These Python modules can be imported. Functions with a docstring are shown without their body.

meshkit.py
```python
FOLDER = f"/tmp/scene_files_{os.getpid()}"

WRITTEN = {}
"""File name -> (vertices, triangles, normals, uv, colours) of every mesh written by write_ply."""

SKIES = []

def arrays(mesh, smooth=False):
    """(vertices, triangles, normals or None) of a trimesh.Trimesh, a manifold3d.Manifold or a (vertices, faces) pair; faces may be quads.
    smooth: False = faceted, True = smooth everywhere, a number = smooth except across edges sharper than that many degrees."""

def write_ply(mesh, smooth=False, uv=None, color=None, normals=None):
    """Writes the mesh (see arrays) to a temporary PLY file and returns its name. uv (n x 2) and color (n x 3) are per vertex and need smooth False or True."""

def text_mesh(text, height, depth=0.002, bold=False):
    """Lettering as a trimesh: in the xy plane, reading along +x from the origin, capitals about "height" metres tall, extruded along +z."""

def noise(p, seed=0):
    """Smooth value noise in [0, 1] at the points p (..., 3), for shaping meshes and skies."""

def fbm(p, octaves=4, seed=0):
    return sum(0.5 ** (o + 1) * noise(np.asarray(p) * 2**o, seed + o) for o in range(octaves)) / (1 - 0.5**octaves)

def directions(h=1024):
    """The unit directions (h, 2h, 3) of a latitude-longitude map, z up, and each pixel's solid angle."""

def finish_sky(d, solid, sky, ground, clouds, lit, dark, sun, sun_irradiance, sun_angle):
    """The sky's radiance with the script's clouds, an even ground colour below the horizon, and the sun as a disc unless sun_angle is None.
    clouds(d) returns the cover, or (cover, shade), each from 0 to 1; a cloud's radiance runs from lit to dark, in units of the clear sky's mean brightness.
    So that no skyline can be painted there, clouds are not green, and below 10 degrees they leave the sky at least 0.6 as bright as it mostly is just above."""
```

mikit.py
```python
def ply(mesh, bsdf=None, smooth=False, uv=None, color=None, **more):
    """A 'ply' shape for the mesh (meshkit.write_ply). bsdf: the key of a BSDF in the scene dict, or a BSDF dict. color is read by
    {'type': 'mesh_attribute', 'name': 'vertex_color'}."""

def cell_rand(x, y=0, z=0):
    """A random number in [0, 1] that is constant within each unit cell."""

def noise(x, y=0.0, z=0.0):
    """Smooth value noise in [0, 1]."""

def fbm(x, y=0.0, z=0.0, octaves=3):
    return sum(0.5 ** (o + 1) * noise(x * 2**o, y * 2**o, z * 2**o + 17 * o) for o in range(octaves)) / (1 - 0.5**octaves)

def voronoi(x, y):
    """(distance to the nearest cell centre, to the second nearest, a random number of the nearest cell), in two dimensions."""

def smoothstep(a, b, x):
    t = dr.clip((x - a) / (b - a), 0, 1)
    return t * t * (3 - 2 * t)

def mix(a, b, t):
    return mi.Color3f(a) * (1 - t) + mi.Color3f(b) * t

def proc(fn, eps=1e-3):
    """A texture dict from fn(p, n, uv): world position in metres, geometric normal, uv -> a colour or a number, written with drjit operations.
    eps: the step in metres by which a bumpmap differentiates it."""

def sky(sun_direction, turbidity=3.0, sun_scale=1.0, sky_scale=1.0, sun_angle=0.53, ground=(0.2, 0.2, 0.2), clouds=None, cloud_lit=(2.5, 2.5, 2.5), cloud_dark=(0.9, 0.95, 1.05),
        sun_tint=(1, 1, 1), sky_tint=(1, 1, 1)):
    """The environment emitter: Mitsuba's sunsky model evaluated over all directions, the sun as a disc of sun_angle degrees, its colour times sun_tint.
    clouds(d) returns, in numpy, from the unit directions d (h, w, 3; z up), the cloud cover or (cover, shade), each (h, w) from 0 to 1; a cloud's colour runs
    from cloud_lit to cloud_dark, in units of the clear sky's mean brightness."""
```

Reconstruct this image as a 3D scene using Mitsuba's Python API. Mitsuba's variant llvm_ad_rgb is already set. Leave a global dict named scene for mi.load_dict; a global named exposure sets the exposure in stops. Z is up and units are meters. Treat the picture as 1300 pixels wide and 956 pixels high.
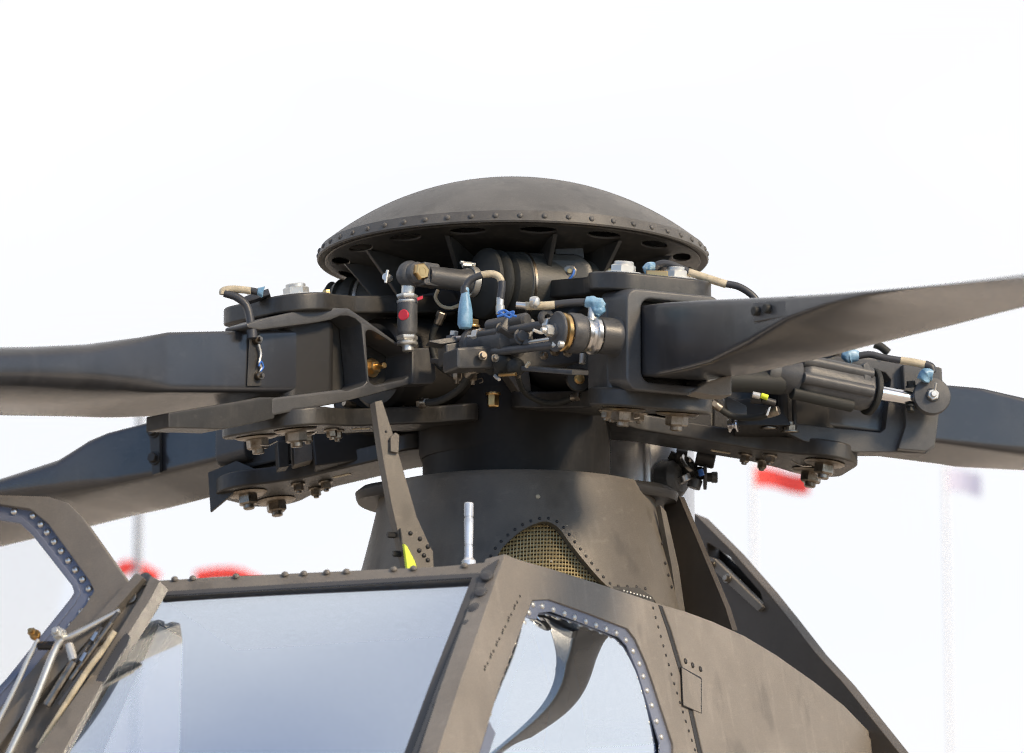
import math, numpy as np, trimesh, shapely, mapbox_earcut, mitsuba as mi, mikit, meshkit
from shapely.geometry import Polygon, Point, LineString
T = mi.ScalarTransform4f
V = lambda *a: np.array(a, float)
unit = lambda v: np.asarray(v, float) / np.linalg.norm(v)
rng = np.random.default_rng(7)
scene, labels = {}, {}

# ---------------------------------------------------------------- camera, sky, exposure
PITCH = math.radians(10.0)
EYE = V(0, -9.8, 1.98)
FWD, UP = V(0, math.cos(PITCH), math.sin(PITCH)), V(0, -math.sin(PITCH), math.cos(PITCH))
FOCAL = 5000.0                                  # focal length in pixels of a 1300 pixel wide picture
scene['camera'] = {'type': 'thinlens', 'fov': 2 * math.degrees(math.atan(650 / FOCAL)), 'fov_axis': 'x',
                   'to_world': T().look_at(origin=EYE.tolist(), target=(EYE + FWD).tolist(), up=[0, 0, 1]),
                   'aperture_radius': 0.018, 'focus_distance': 9.55, 'near_clip': 0.1, 'far_clip': 5000.0}
SUN = V(0.66, -0.62, 0.56)
def haze_cover(d):                               # bright thin cloud overhead and on the far side, clearer blue behind the camera
    f = meshkit.fbm(d * V(3, 3, 7), 4, 3) - 0.5
    far = np.clip((d[..., 1] + 0.25) / 0.7, 0, 1); high = np.clip((d[..., 2] - .35) / .4, 0, 1)
    return np.clip(0.05 + 0.95 * np.maximum(far, high * (0.66 + 1.1 * np.clip(d[..., 1] + .12, -.35, .3))) + 0.25 * f, 0, 1), 0.22 * meshkit.fbm(d * V(4, 4, 9), 3, 9)
scene['sky'] = mikit.sky(SUN.tolist(), turbidity=3, sun_scale=.56, sun_angle=11, clouds=haze_cover, cloud_lit=(2.22, 2.22, 2.26), cloud_dark=(1.6, 1.65, 1.7), sun_tint=(1, 1, 1.02), sky_tint=(.84, .97, 1.18), ground=(0.3, 0.28, 0.26))
exposure = 2.4

# ---------------------------------------------------------------- placing helpers
def ray(px, py):
    return unit(FWD + V(1, 0, 0) * (px - 650) / FOCAL + UP * (478 - py) / FOCAL)
def at(px, py, Y):
    d = ray(px, py); return EYE + d * ((Y - EYE[1]) / d[1])
def on(px, py, p0, n):
    d = ray(px, py); return EYE + d * (np.dot(p0 - EYE, n) / np.dot(d, n))
def project(p):
    q = np.asarray(p, float) - EYE; w = q @ FWD
    return 650 + FOCAL * q[..., 0] / w, 478 - FOCAL * (q @ UP) / w
def z_at(py, x, y):                             # the height at which (x, y) is seen on picture row py
    lo, hi = -5.0, 12.0
    for _ in range(40):
        m = (lo + hi) / 2
        lo, hi = (m, hi) if project(V(x, y, m))[1] > py else (lo, m)
    return m
def basis(n):
    n = unit(n); ex = np.cross([0, 0, 1], n)
    ex = unit(ex) if np.linalg.norm(ex) > 1e-4 else V(1, 0, 0)
    return ex, np.cross(n, ex), n
def place(mesh, o, n, ex=None):
    """local z -> n, local x -> ex"""
    a, b, c = basis(n)
    if ex is not None:
        a = unit(ex - np.dot(ex, c) * c); b = np.cross(c, a)
    v = mesh.vertices @ np.array([a, b, c]) + o
    return trimesh.Trimesh(v, mesh.faces, process=False)
def join(*m): return trimesh.util.concatenate([x for x in m])

# ---------------------------------------------------------------- mesh helpers
def ring_of(coords, inset):
    p = np.asarray(coords, float)
    if inset == 0: return p
    e = np.roll(p, -1, 0) - p; e /= np.linalg.norm(e, axis=1, keepdims=True) + 1e-12
    nl = np.stack([-e[:, 1], e[:, 0]], 1)
    a = np.roll(nl, 1, 0) + nl
    a /= np.maximum((a * nl).sum(1, keepdims=True), 0.25)
    return p + a * inset
def slab(poly, t, b=0.003, rows=2):
    """a shapely polygon made solid from z = 0 down to z = -t with rounded edges"""
    if poly.geom_type != 'Polygon': poly = max(poly.geoms, key=lambda g: g.area)
    poly = shapely.geometry.polygon.orient(poly.simplify(0.0004), 1.0)
    loops = [np.asarray(r.coords)[:-1] for r in [poly.exterior, *poly.interiors]]
    b = min(b, t / 2.01)
    lv = [(b * (1 - math.sin(a)), -b * (1 - math.cos(a))) for a in np.linspace(0, math.pi / 2, rows + 1)]
    lv = lv + [(i, -t - z) for i, z in reversed(lv)]
    vs, fs, at0, capA, capB = [], [], 0, [], []
    for L in loops:
        n = len(L)
        for i, z in lv: vs.append(np.column_stack([ring_of(L, i), np.full(n, z)]))
        j = np.arange(n); k = (j + 1) % n
        for r in range(len(lv) - 1):
            a, c = at0 + r * n, at0 + (r + 1) * n
            fs += [np.column_stack([a + j, c + j, c + k]), np.column_stack([a + j, c + k, a + k])]
        capA.append(at0 + j); capB.append(at0 + (len(lv) - 1) * n + j); at0 += n * len(lv)
    v = np.vstack(vs)
    A, B = np.concatenate(capA), np.concatenate(capB)
    ends = np.cumsum([len(L) for L in loops]).astype(np.uint32)
    tri = np.array(mapbox_earcut.triangulate_float64(v[A, :2], ends)).reshape(-1, 3).astype(int)
    fs += [A[tri], B[tri][:, ::-1]]
    return trimesh.Trimesh(v, np.vstack(fs), process=False)
def soft(pts, r=0.0, holes=(), hr=None):
    p = Polygon(pts)
    if not p.is_valid: p = p.buffer(0)
    if r: p = p.buffer(-r).buffer(2 * r, quad_segs=5).buffer(-r, quad_segs=5)
    for h in holes:
        q = Polygon(h); q = q if q.is_valid else q.buffer(0)
        s = r if hr is None else hr
        if s: q = q.buffer(-s).buffer(2 * s, quad_segs=5).buffer(-s, quad_segs=5)
        p = p.difference(q)
    return p
def panel(px, p0, n, t, b=0.003, r=0.0, holes=(), hr=None, lift=0.0):
    """a plate whose outline is given in picture points, on the plane through p0 with normal n; thickness goes away from n"""
    ex, ey, n = basis(n); p0 = p0 + n * lift
    if r: b = min(b, .8 * r, .8 * (hr or r))
    loc = lambda pts: [((q := on(x, y, p0, n) - p0) @ ex, q @ ey) for x, y in pts]
    return place(slab(soft(loc(px), r, [loc(h) for h in holes], hr), t, b), p0, n, ex)
def lathe(prof, o=V(0, 0, 0), axis=V(0, 0, 1), seg=40, phase=0.0, sweep=None):
    """profile (radius, distance along the axis), outer side to the right when the profile goes up"""
    p = np.asarray(prof, float); n = len(p)
    full = sweep is None
    a = (np.arange(seg) / seg * 2 * np.pi if full else np.linspace(sweep[0], sweep[1], seg)) + phase
    v = np.stack([np.outer(np.cos(a), p[:, 0]), np.outer(np.sin(a), p[:, 0]), np.tile(p[:, 1], (seg, 1))], -1).reshape(-1, 3)
    fs = []
    for i in range(seg if full else seg - 1):
        k = (i + 1) % seg
        for j in range(n - 1):
            fs += [[i * n + j, k * n + j, k * n + j + 1], [i * n + j, k * n + j + 1, i * n + j + 1]]
    m = trimesh.Trimesh(v, fs, process=False)
    m.update_faces(m.nondegenerate_faces())
    return place(m, o, axis)
def cyl(a, b, r, seg=24, bev=None, r2=None):
    a, b = np.asarray(a, float), np.asarray(b, float); L = np.linalg.norm(b - a); r2 = r if r2 is None else r2
    e = min(r, r2, L) * 0.12 if bev is None else bev
    return lathe([(0, 0), (r - e, 0), (r, e), (r2, L - e), (r2 - e, L), (0, L)], a, b - a, seg)
def spline(pts, n=8):
    p = np.asarray(pts, float)
    if len(p) < 3: return p
    q = np.vstack([2 * p[0] - p[1], p, 2 * p[-1] - p[-2]]); out = []
    for i in range(1, len(q) - 2):
        for t in np.arange(n) / n:
            out.append(0.5 * ((2 * q[i]) + (q[i + 1] - q[i - 1]) * t + (2 * q[i - 1] - 5 * q[i] + 4 * q[i + 1] - q[i + 2]) * t ** 2 + (3 * q[i] - q[i - 1] - 3 * q[i + 1] + q[i + 2]) * t ** 3))
    return np.vstack([out, p[-1:]])
def tube(pts, r, seg=10, smooth=8):
    p = spline(pts, smooth) if smooth else np.asarray(pts, float)
    n = len(p); r = np.broadcast_to(r, n) if np.ndim(r) == 0 else np.interp(np.linspace(0, 1, n), np.linspace(0, 1, len(r)), r)
    t = np.gradient(p, axis=0); t /= np.linalg.norm(t, axis=1, keepdims=True) + 1e-12
    a = np.cross(t[0], V(0, 0, 1)); a = unit(a if np.linalg.norm(a) > 1e-3 else V(1, 0, 0)); vs = []
    for i in range(n):
        a = unit(a - np.dot(a, t[i]) * t[i]); b = np.cross(t[i], a); g = np.arange(seg) / seg * 2 * np.pi
        vs.append(p[i] + r[i] * (np.cos(g)[:, None] * a + np.sin(g)[:, None] * b))
    vs += [p[:1], p[-1:]]; fs = []
    j = np.arange(seg); k = (j + 1) % seg
    for i in range(n - 1):
        fs += [np.column_stack([i * seg + j, i * seg + k, (i + 1) * seg + k]), np.column_stack([i * seg + j, (i + 1) * seg + k, (i + 1) * seg + j])]
    fs += [np.column_stack([np.full(seg, n * seg), k, j]), np.column_stack([np.full(seg, n * seg + 1), (n - 1) * seg + j, (n - 1) * seg + k])]
    return trimesh.Trimesh(np.vstack(vs), np.vstack(fs), process=False)
def box(c, size, n=V(0, -1, 0), ex=None, b=0.004, r=0.0):
    """rounded box; size = (along ex, along ey, along n), centred on c"""
    w, h, d = size; p = Polygon([(-w / 2, -h / 2), (w / 2, -h / 2), (w / 2, h / 2), (-w / 2, h / 2)])
    if r: p = p.buffer(-r).buffer(r, quad_segs=5)
    m = slab(p, d, b); m.vertices[:, 2] += d / 2
    return place(m, np.asarray(c, float), n, ex)
def dome(o, n, r, h=None, seg=10):
    h = r * 0.5 if h is None else h
    return lathe([(r, -0.001), (r * 0.95, h * 0.45), (r * 0.6, h * 0.88), (0, h)], o, n, seg)
def hexhead(o, n, r, h, washer=0.0, stub=0.0, seg=6, phase=0.3):
    m = []
    z = 0
    if washer: m.append(lathe([(0, 0), (washer * .97, 0), (washer, .0015), (washer, .004), (washer * .96, .0055), (0, .0055)], o, n, 24)); z = 0.005
    m.append(lathe([(0, z), (r, z), (r, z + h * .85), (r * .86, z + h), (0, z + h)], o, n, seg, phase))
    if stub: m.append(lathe([(0, z), (r * .55, z), (r * .55, z + h + stub * .8), (r * .45, z + h + stub), (0, z + h + stub)], o, n, 14))
    return join(*m)
def loft(rows, closed=False, cap=False):
    rows = np.asarray(rows, float); m, n = rows.shape[:2]; fs = []
    for i in range(m - 1):
        for j in range(n if closed else n - 1):
            k = (j + 1) % n
            fs += [[i * n + j, i * n + k, (i + 1) * n + k], [i * n + j, (i + 1) * n + k, (i + 1) * n + j]]
    v = rows.reshape(-1, 3)
    if cap:
        v = np.vstack([v, rows[0].mean(0), rows[-1].mean(0)])
        for j in range(n):
            k = (j + 1) % n
            fs += [[m * n, k, j], [m * n + 1, (m - 1) * n + j, (m - 1) * n + k]]
    return trimesh.Trimesh(v, fs, process=False)
def outward(mesh):
    trimesh.repair.fix_normals(mesh); return mesh

# ---------------------------------------------------------------- materials
def rgb(*c): return {'type': 'rgb', 'value': list(c)}
def principled(name, color, rough=0.45, metal=0.0, spec=0.5, coat=0.0, **k):
    col = color if isinstance(color, dict) else rgb(*color)
    scene[name] = {'type': 'twosided', 'bsdf': {'type': 'principled', 'base_color': col, 'roughness': rough, 'metallic': metal, 'specular': spec, 'clearcoat': coat, **k}}
def worn(base, dust, scale, amount, streak=0.5):
    """paint with cloudy dust, faint run marks down the surface, scuffs, specks and fine grain"""
    def fn(p, n, uv):
        big = mikit.fbm(p.x * scale, p.y * scale, p.z * scale * 0.8, 4)
        run = mikit.fbm(p.x * scale * 7 + 9, p.y * scale * 7, p.z * scale * 0.9, 3)
        scuff = mikit.fbm(p.x * 34 + p.z * 21, p.y * 34, p.z * 55 - p.x * 12 + 3, 3)
        fine = mikit.noise(p.x * 420, p.y * 420, p.z * 420)
        speck = mikit.smoothstep(0.91, 0.97, mikit.noise(p.x * 190 + 5, p.y * 190, p.z * 190))
        t = mikit.smoothstep(0.38, 0.78, big) * amount + streak * mikit.smoothstep(0.55, 0.85, run) * amount + mikit.smoothstep(0.66, 0.80, scuff) * 0.45 * amount + speck * 0.35 * amount
        c = mikit.mix(base, dust, mikit.dr.minimum(t, 1.0))
        dark = mikit.smoothstep(0.60, 0.80, mikit.fbm(p.x * scale * 2.3 + 31, p.y * scale * 2.3, p.z * scale * 1.1, 3))
        return c * (0.90 + 0.2 * fine) * (1 - 0.22 * dark)
    return mikit.proc(fn)
principled('mat_cowl', worn((.092, .080, .065), (.165, .145, .118), 9.0, 0.42, 0.5), .48, spec=.4)
principled('mat_fuselage', worn((.165, .147, .126), (.23, .207, .18), 7.0, 0.5, 0.7), .5, spec=.4)
principled('mat_cap', worn((.078, .074, .068), (.13, .122, .11), 11.0, 0.45), .5, spec=.4)
principled('mat_hub', worn((.024, .023, .021), (.062, .056, .048), 14.0, 0.45), .42, spec=.5)
principled('mat_sleeve', worn((.056, .056, .056), (.095, .092, .086), 13.0, 0.35), .4, spec=.5)
principled('mat_blade', worn((.0225, .0235, .027), (.05, .048, .046), 6.0, 0.4), .24, spec=.75, coat=.3, clearcoat_gloss=.8)
principled('mat_dark', (.014, .013, .012), .5)
principled('mat_mast', worn((.009, .0085, .008), (.024, .021, .018), 8.0, 0.5), .55, spec=.25)
principled('mat_drum', worn((.048, .048, .043), (.085, .08, .07), 14.0, 0.4), .45)
principled('mat_fairing', worn((.045, .037, .030), (.075, .062, .05), 6.0, 0.4), .5)
principled('mat_rubber', (.022, .023, .021), .62, spec=.35)
principled('mat_damper', worn((.058, .059, .061), (.11, .108, .10), 20.0, 0.4), .46, spec=.45)
principled('mat_steel', (.62, .60, .57), .28, metal=1.0)
principled('mat_chrome', (.72, .72, .73), .12, metal=1.0)
principled('mat_worn_steel', worn((.30, .265, .22), (.13, .10, .07), 60.0, 0.8), .36, metal=1.0)
principled('mat_brass', (.62, .40, .17), .3, metal=1.0)
principled('mat_silver', worn((.74, .75, .77), (.5, .5, .5), 9.0, .4), .3, metal=.6)
principled('mat_zinc', (.60, .59, .55), .38, metal=.75)
principled('mat_blue_tape', worn((.13, .27, .40), (.32, .46, .56), 40.0, 0.6), .42)
principled('mat_blue_wire', (.03, .13, .45), .4)
principled('mat_cream', worn((.50, .43, .30), (.30, .25, .17), 45.0, 0.6), .5)
principled('mat_cable', (.035, .037, .042), .45)
principled('mat_red', (.55, .03, .05), .5)
principled('mat_yellow', (.62, .72, .03), .5)
principled('mat_seal', (.05, .05, .052), .45)
principled('mat_strip', (.17, .19, .25), .3, metal=.35)
principled('mat_frame', worn((.135, .122, .106), (.19, .172, .148), 9.0, 0.4), .45)
principled('mat_grille', (.60, .48, .25), .4, metal=.7)
principled('mat_screen_back', (.11, .085, .045), .6)
principled('mat_interior', (.030, .032, .036), .7)
principled('mat_seat', (.07, .09, .12), .6)
scene['mat_pane'] = {'type': 'thindielectric', 'int_ior': 1.5}
scene['mat_coated_pane'] = {'type': 'blendbsdf', 'weight': .70, 'a': {'type': 'thindielectric', 'int_ior': 1.5},
                            'b': {'type': 'twosided', 'bsdf': {'type': 'conductor', 'eta': rgb(.4, .4, .4), 'k': rgb(4, 4, 4), 'specular_reflectance': rgb(.85, .92, 1.0)}}}
principled('mat_concrete', worn((.36, .31, .255), (.44, .39, .33), .25, 0.8), .8)
scene['mat_mirror_pane'] = {**scene['mat_coated_pane'], 'weight': .85}
principled('mat_flag', (.62, .05, .04), .7)
principled('mat_pale_flag', (.5, .5, .62), .7)
principled('mat_tent', (.78, .78, .78), .7)
principled('mat_pole', (.71, .71, .71), .6)
principled('mat_post', (.30, .31, .33), .5, metal=.4)

def dents(p, n, uv):                             # slight unevenness of sheet metal and thick paint, height in metres
    return 0.0016 * mikit.fbm(p.x * 6, p.y * 6, p.z * 6, 2) + 0.00006 * mikit.noise(p.x * 160, p.y * 160, p.z * 160)
dent_tex = mikit.proc(dents, .004)
for k in ('mat_cowl', 'mat_fuselage', 'mat_cap', 'mat_blade', 'mat_frame'):
    scene[k]['bsdf'] = {'type': 'bumpmap', 'tex': dent_tex, 'scale': 1.0, 'inner': scene[k]['bsdf']}
# ---------------------------------------------------------------- naming helpers
HELI = 'helicopter'
labels[HELI] = {'label': 'matt olive grey military helicopter , domed five-bladed rotor head above its canopy', 'category': 'helicopter'}
def fresh(k):
    if k not in scene and k not in labels: return k
    i = 1
    while f'{k}_{i:03d}' in scene or f'{k}_{i:03d}' in labels: i += 1
    return f'{k}_{i:03d}'
def add(name, mesh, mat, parent=HELI, smooth=32, label=None):
    k = fresh(f'{parent}__{name}' if parent else name)
    scene[k] = mikit.ply(mesh, mat, smooth=smooth)
    if label: labels[k] = {'label': label}
    return k

# ---------------------------------------------------------------- ground and background
g = trimesh.Trimesh([[-2500, -2500, 0], [2500, -2500, 0], [2500, 2500, 0], [-2500, 2500, 0]], [[0, 1, 2], [0, 2, 3]], process=False)
scene['ground'] = mikit.ply(g, 'mat_concrete'); labels['ground'] = {'label': 'pale concrete airfield apron under the helicopter', 'kind': 'structure'}

# ---------------------------------------------------------------- hub cap
HX = 0.002
RZ = z_at(334, HX, 0.0)                          # lower edge of the cap's rim
CAPR = 0.497
Rs = (0.487 ** 2 + 0.176 ** 2) / (2 * 0.176)
prof = [(CAPR - .022, .003), (CAPR - .003, 0), (CAPR, .004), (CAPR - .009, .030)] + [(Rs * math.sin(a), .030 + Rs * math.cos(a) - (Rs - 0.176)) for a in np.linspace(math.asin(.487 / Rs), 0.0001, 22)]
cap = add('hub_cap', lathe(prof, V(HX, 0, RZ), seg=120), 'mat_cap', smooth=25, label='large domed rotor cap with a riveted rim')
for i in range(52):
    a = 2 * math.pi * (i + .3) / 52
    add('rivet', dome(V(HX + .4935 * math.cos(a), .4935 * math.sin(a), RZ + .016), V(math.cos(a), math.sin(a), .3), .0072, .0045, 8), 'mat_cap', cap, smooth=True)
hole = lambda a: shapely.affinity.rotate(shapely.affinity.translate(shapely.affinity.scale(Point(0, 0).buffer(1, quad_segs=6), .021, .045), .438, 0), a, origin=(0, 0))
ann = Point(0, 0).buffer(CAPR - .02, quad_segs=30).difference(Point(0, 0).buffer(.20, quad_segs=16))
for i in range(16): ann = ann.difference(hole(22.5 * i + 8))
m = slab(ann, .006, .002, 1); v, f = trimesh.remesh.subdivide_to_size(m.vertices, m.faces, .045, max_iter=8)
rr = np.hypot(v[:, 0], v[:, 1]); v[:, 2] += .004 - .16 * (CAPR - .02 - rr)
add('cap_underside', trimesh.Trimesh(v + V(HX, 0, RZ), f, process=False), 'mat_hub', cap, label='dark cap underside with a ring of oval lightening holes')
HUBTOP = RZ - .085
for a in (-172, -148, -112, -76, -52, -22, 20, 62, 100, 140):
    e = V(math.cos(math.radians(a)), math.sin(math.radians(a)), 0); nn = np.cross(e, V(0, 0, 1))
    gp = Polygon([(.17, -.16), (.30, -.16), (.33, -.13), (.43, -.014), (.17, -.02)])
    add('gusset', place(slab(gp, .012, .002), V(HX, 0, RZ) + nn * .006, nn, e), 'mat_hub', cap)

# ---------------------------------------------------------------- hub arms
class Arm:
    droop = 0.14
    def __init__(s, az, R, low, up, skew=0.0):
        a = math.radians(az); s.er, s.ec, s.R = V(math.cos(a), math.sin(a), 0), V(-math.sin(a), math.cos(a), 0), R
        x, y = (s.er * R)[:2]
        s.zl, s.zu = z_at(low, x, y), z_at(up, x, y)
    def P(s, r, c, z, zref):
        return s.er * r + s.ec * c + V(0, 0, zref + z - s.droop * (r - s.R))
    def map(s, mesh, zref):
        v = mesh.vertices
        w = np.outer(v[:, 0], s.er) + np.outer(v[:, 1], s.ec); w[:, 2] = zref + v[:, 2] - s.droop * (v[:, 0] - s.R)
        return trimesh.Trimesh(w, mesh.faces, process=False)
    def up(s): return unit(V(0, 0, 1) + s.er * s.droop)
    def r_at(s, px, c, zref=None):              # radius at which the line at offset c is seen in picture column px
        lo, hi = -.5, 6.0
        f = lambda r: project(s.P(r, c, 0, s.zl + .15))[0] - px
        sg = 1 if f(hi) > f(lo) else -1
        for _ in range(44):
            m = (lo + hi) / 2; lo, hi = (m, hi) if sg * f(m) < 0 else (lo, m)
        return m
ARMS = {'A': Arm(-137, .77, 549, 382), 'C': Arm(-63, .72, 521, 352), 'D': Arm(9, .79, 592, 425), 'E': Arm(81, .74, 600, 435), 'B': Arm(153, .73, 630, 470)}
def plate(R, t, rho=.083, inner=.20, neck=.085):
    tip = Point(R, .072).buffer(rho, quad_segs=9).union(Point(R, -.072).buffer(rho, quad_segs=9)).convex_hull
    body = Polygon([(R - .02, -.14), (R - .02, .14), (R - .17, neck), (inner + .12, neck), (inner, .17), (inner, -.17), (inner + .12, -neck), (R - .17, -neck)])
    p = tip.union(body); p = p.buffer(.05, quad_segs=5).buffer(-.10, quad_segs=5).buffer(.05, quad_segs=5)
    return slab(p, t, .006, 3)
PT = .044
for key, A in ARMS.items():
    lo = A.map(plate(A.R, PT), A.zl + PT); k = add('lower_hub_arm', lo, 'mat_hub', smooth=35)
    dn = -A.up()
    for c in (.072, -.072):
        b = A.P(A.R, c, 0, A.zl)
        add('bolt', join(lathe([(0, 0), (.050, 0), (.052, .003), (.046, .007), (.036, .009), (0, .009)], b, dn, 30), hexhead(b + dn * .008, dn, .027, .024, stub=.012, phase=.4 + c)), 'mat_worn_steel', k)
    for r, c in ((-.135, .045), (-.135, -.045), (-.19, 0.0)):
        b = A.P(A.R + r, c, 0, A.zl)
        add('small_bolt', hexhead(b, dn, .013, .016, washer=.019, stub=.006, phase=c), 'mat_worn_steel', k)
    add('marking_plate', box(A.P(A.R - .25, .02, -.001, A.zl), (.05, .014, .002), dn, A.er, .0004), 'mat_cream', k)
    up = A.map(plate(A.R, PT), A.zu); k = add('upper_hub_arm', up, 'mat_hub', smooth=35)
    for c in (.072, -.072):
        b = A.P(A.R, c, 0, A.zu)
        add('bolt', join(hexhead(b, A.up(), .031, .018, washer=.044, phase=.9), lathe([(0, .022), (.024, .022), (.024, .029), (.021, .031), (0, .031)], b, A.up(), 20)), 'mat_zinc', k)
    for c in (.02, -.03):
        add('small_bolt', hexhead(A.P(A.R - .14, c, 0, A.zu), A.up(), .010, .018, washer=.014), 'mat_brass', k)
    add('bearing_drum', outward(cyl(A.P(.12, 0, 0, (A.zl + A.zu) / 2), A.P(.46, 0, 0, (A.zl + A.zu) / 2), .112, 40, .012)), 'mat_dark')
    # bearing block between the two plates
    mid = (A.zl + A.zu) / 2
    add('bearing_block', outward(A.map(box((A.R - .04, 0, 0), (.16, .17, A.zu - A.zl - 2 * PT - .03), V(0, 0, 1), V(1, 0, 0), .01, .03), mid)), 'mat_dark')
# ---------------------------------------------------------------- hub body and mast
ml, mu = np.mean([A.zl for A in ARMS.values()]), np.mean([A.zu for A in ARMS.values()])
add('rotor_hub', lathe([(.10, .0), (.230, .01), (.235, .03), (.236, .10), (.23, .2), (.27, .32), (.34, .335), (.34, .385), (.26, .40), (.24, .47), (.20, .52), (0, .52)], V(0, 0, ml - .02), seg=72), 'mat_mast', label='dark rotor hub barrel between the upper and lower arms')
mast_top = z_at(520, 0, -.24)
add('rotor_mast', lathe([(.236, -.6), (.236, 0), (.2365, .05), (.238, .10), (.242, .14)], V(.011, 0, z_at(560, 0, -.24)), seg=72), 'mat_mast', label='thick dark mast tube below the hub')
add('drain_plug', join(hexhead(at(626, 503, -.30) + V(0, 0, .008), V(0, 0, -1), .015, .03, washer=.019)), 'mat_brass')
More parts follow.
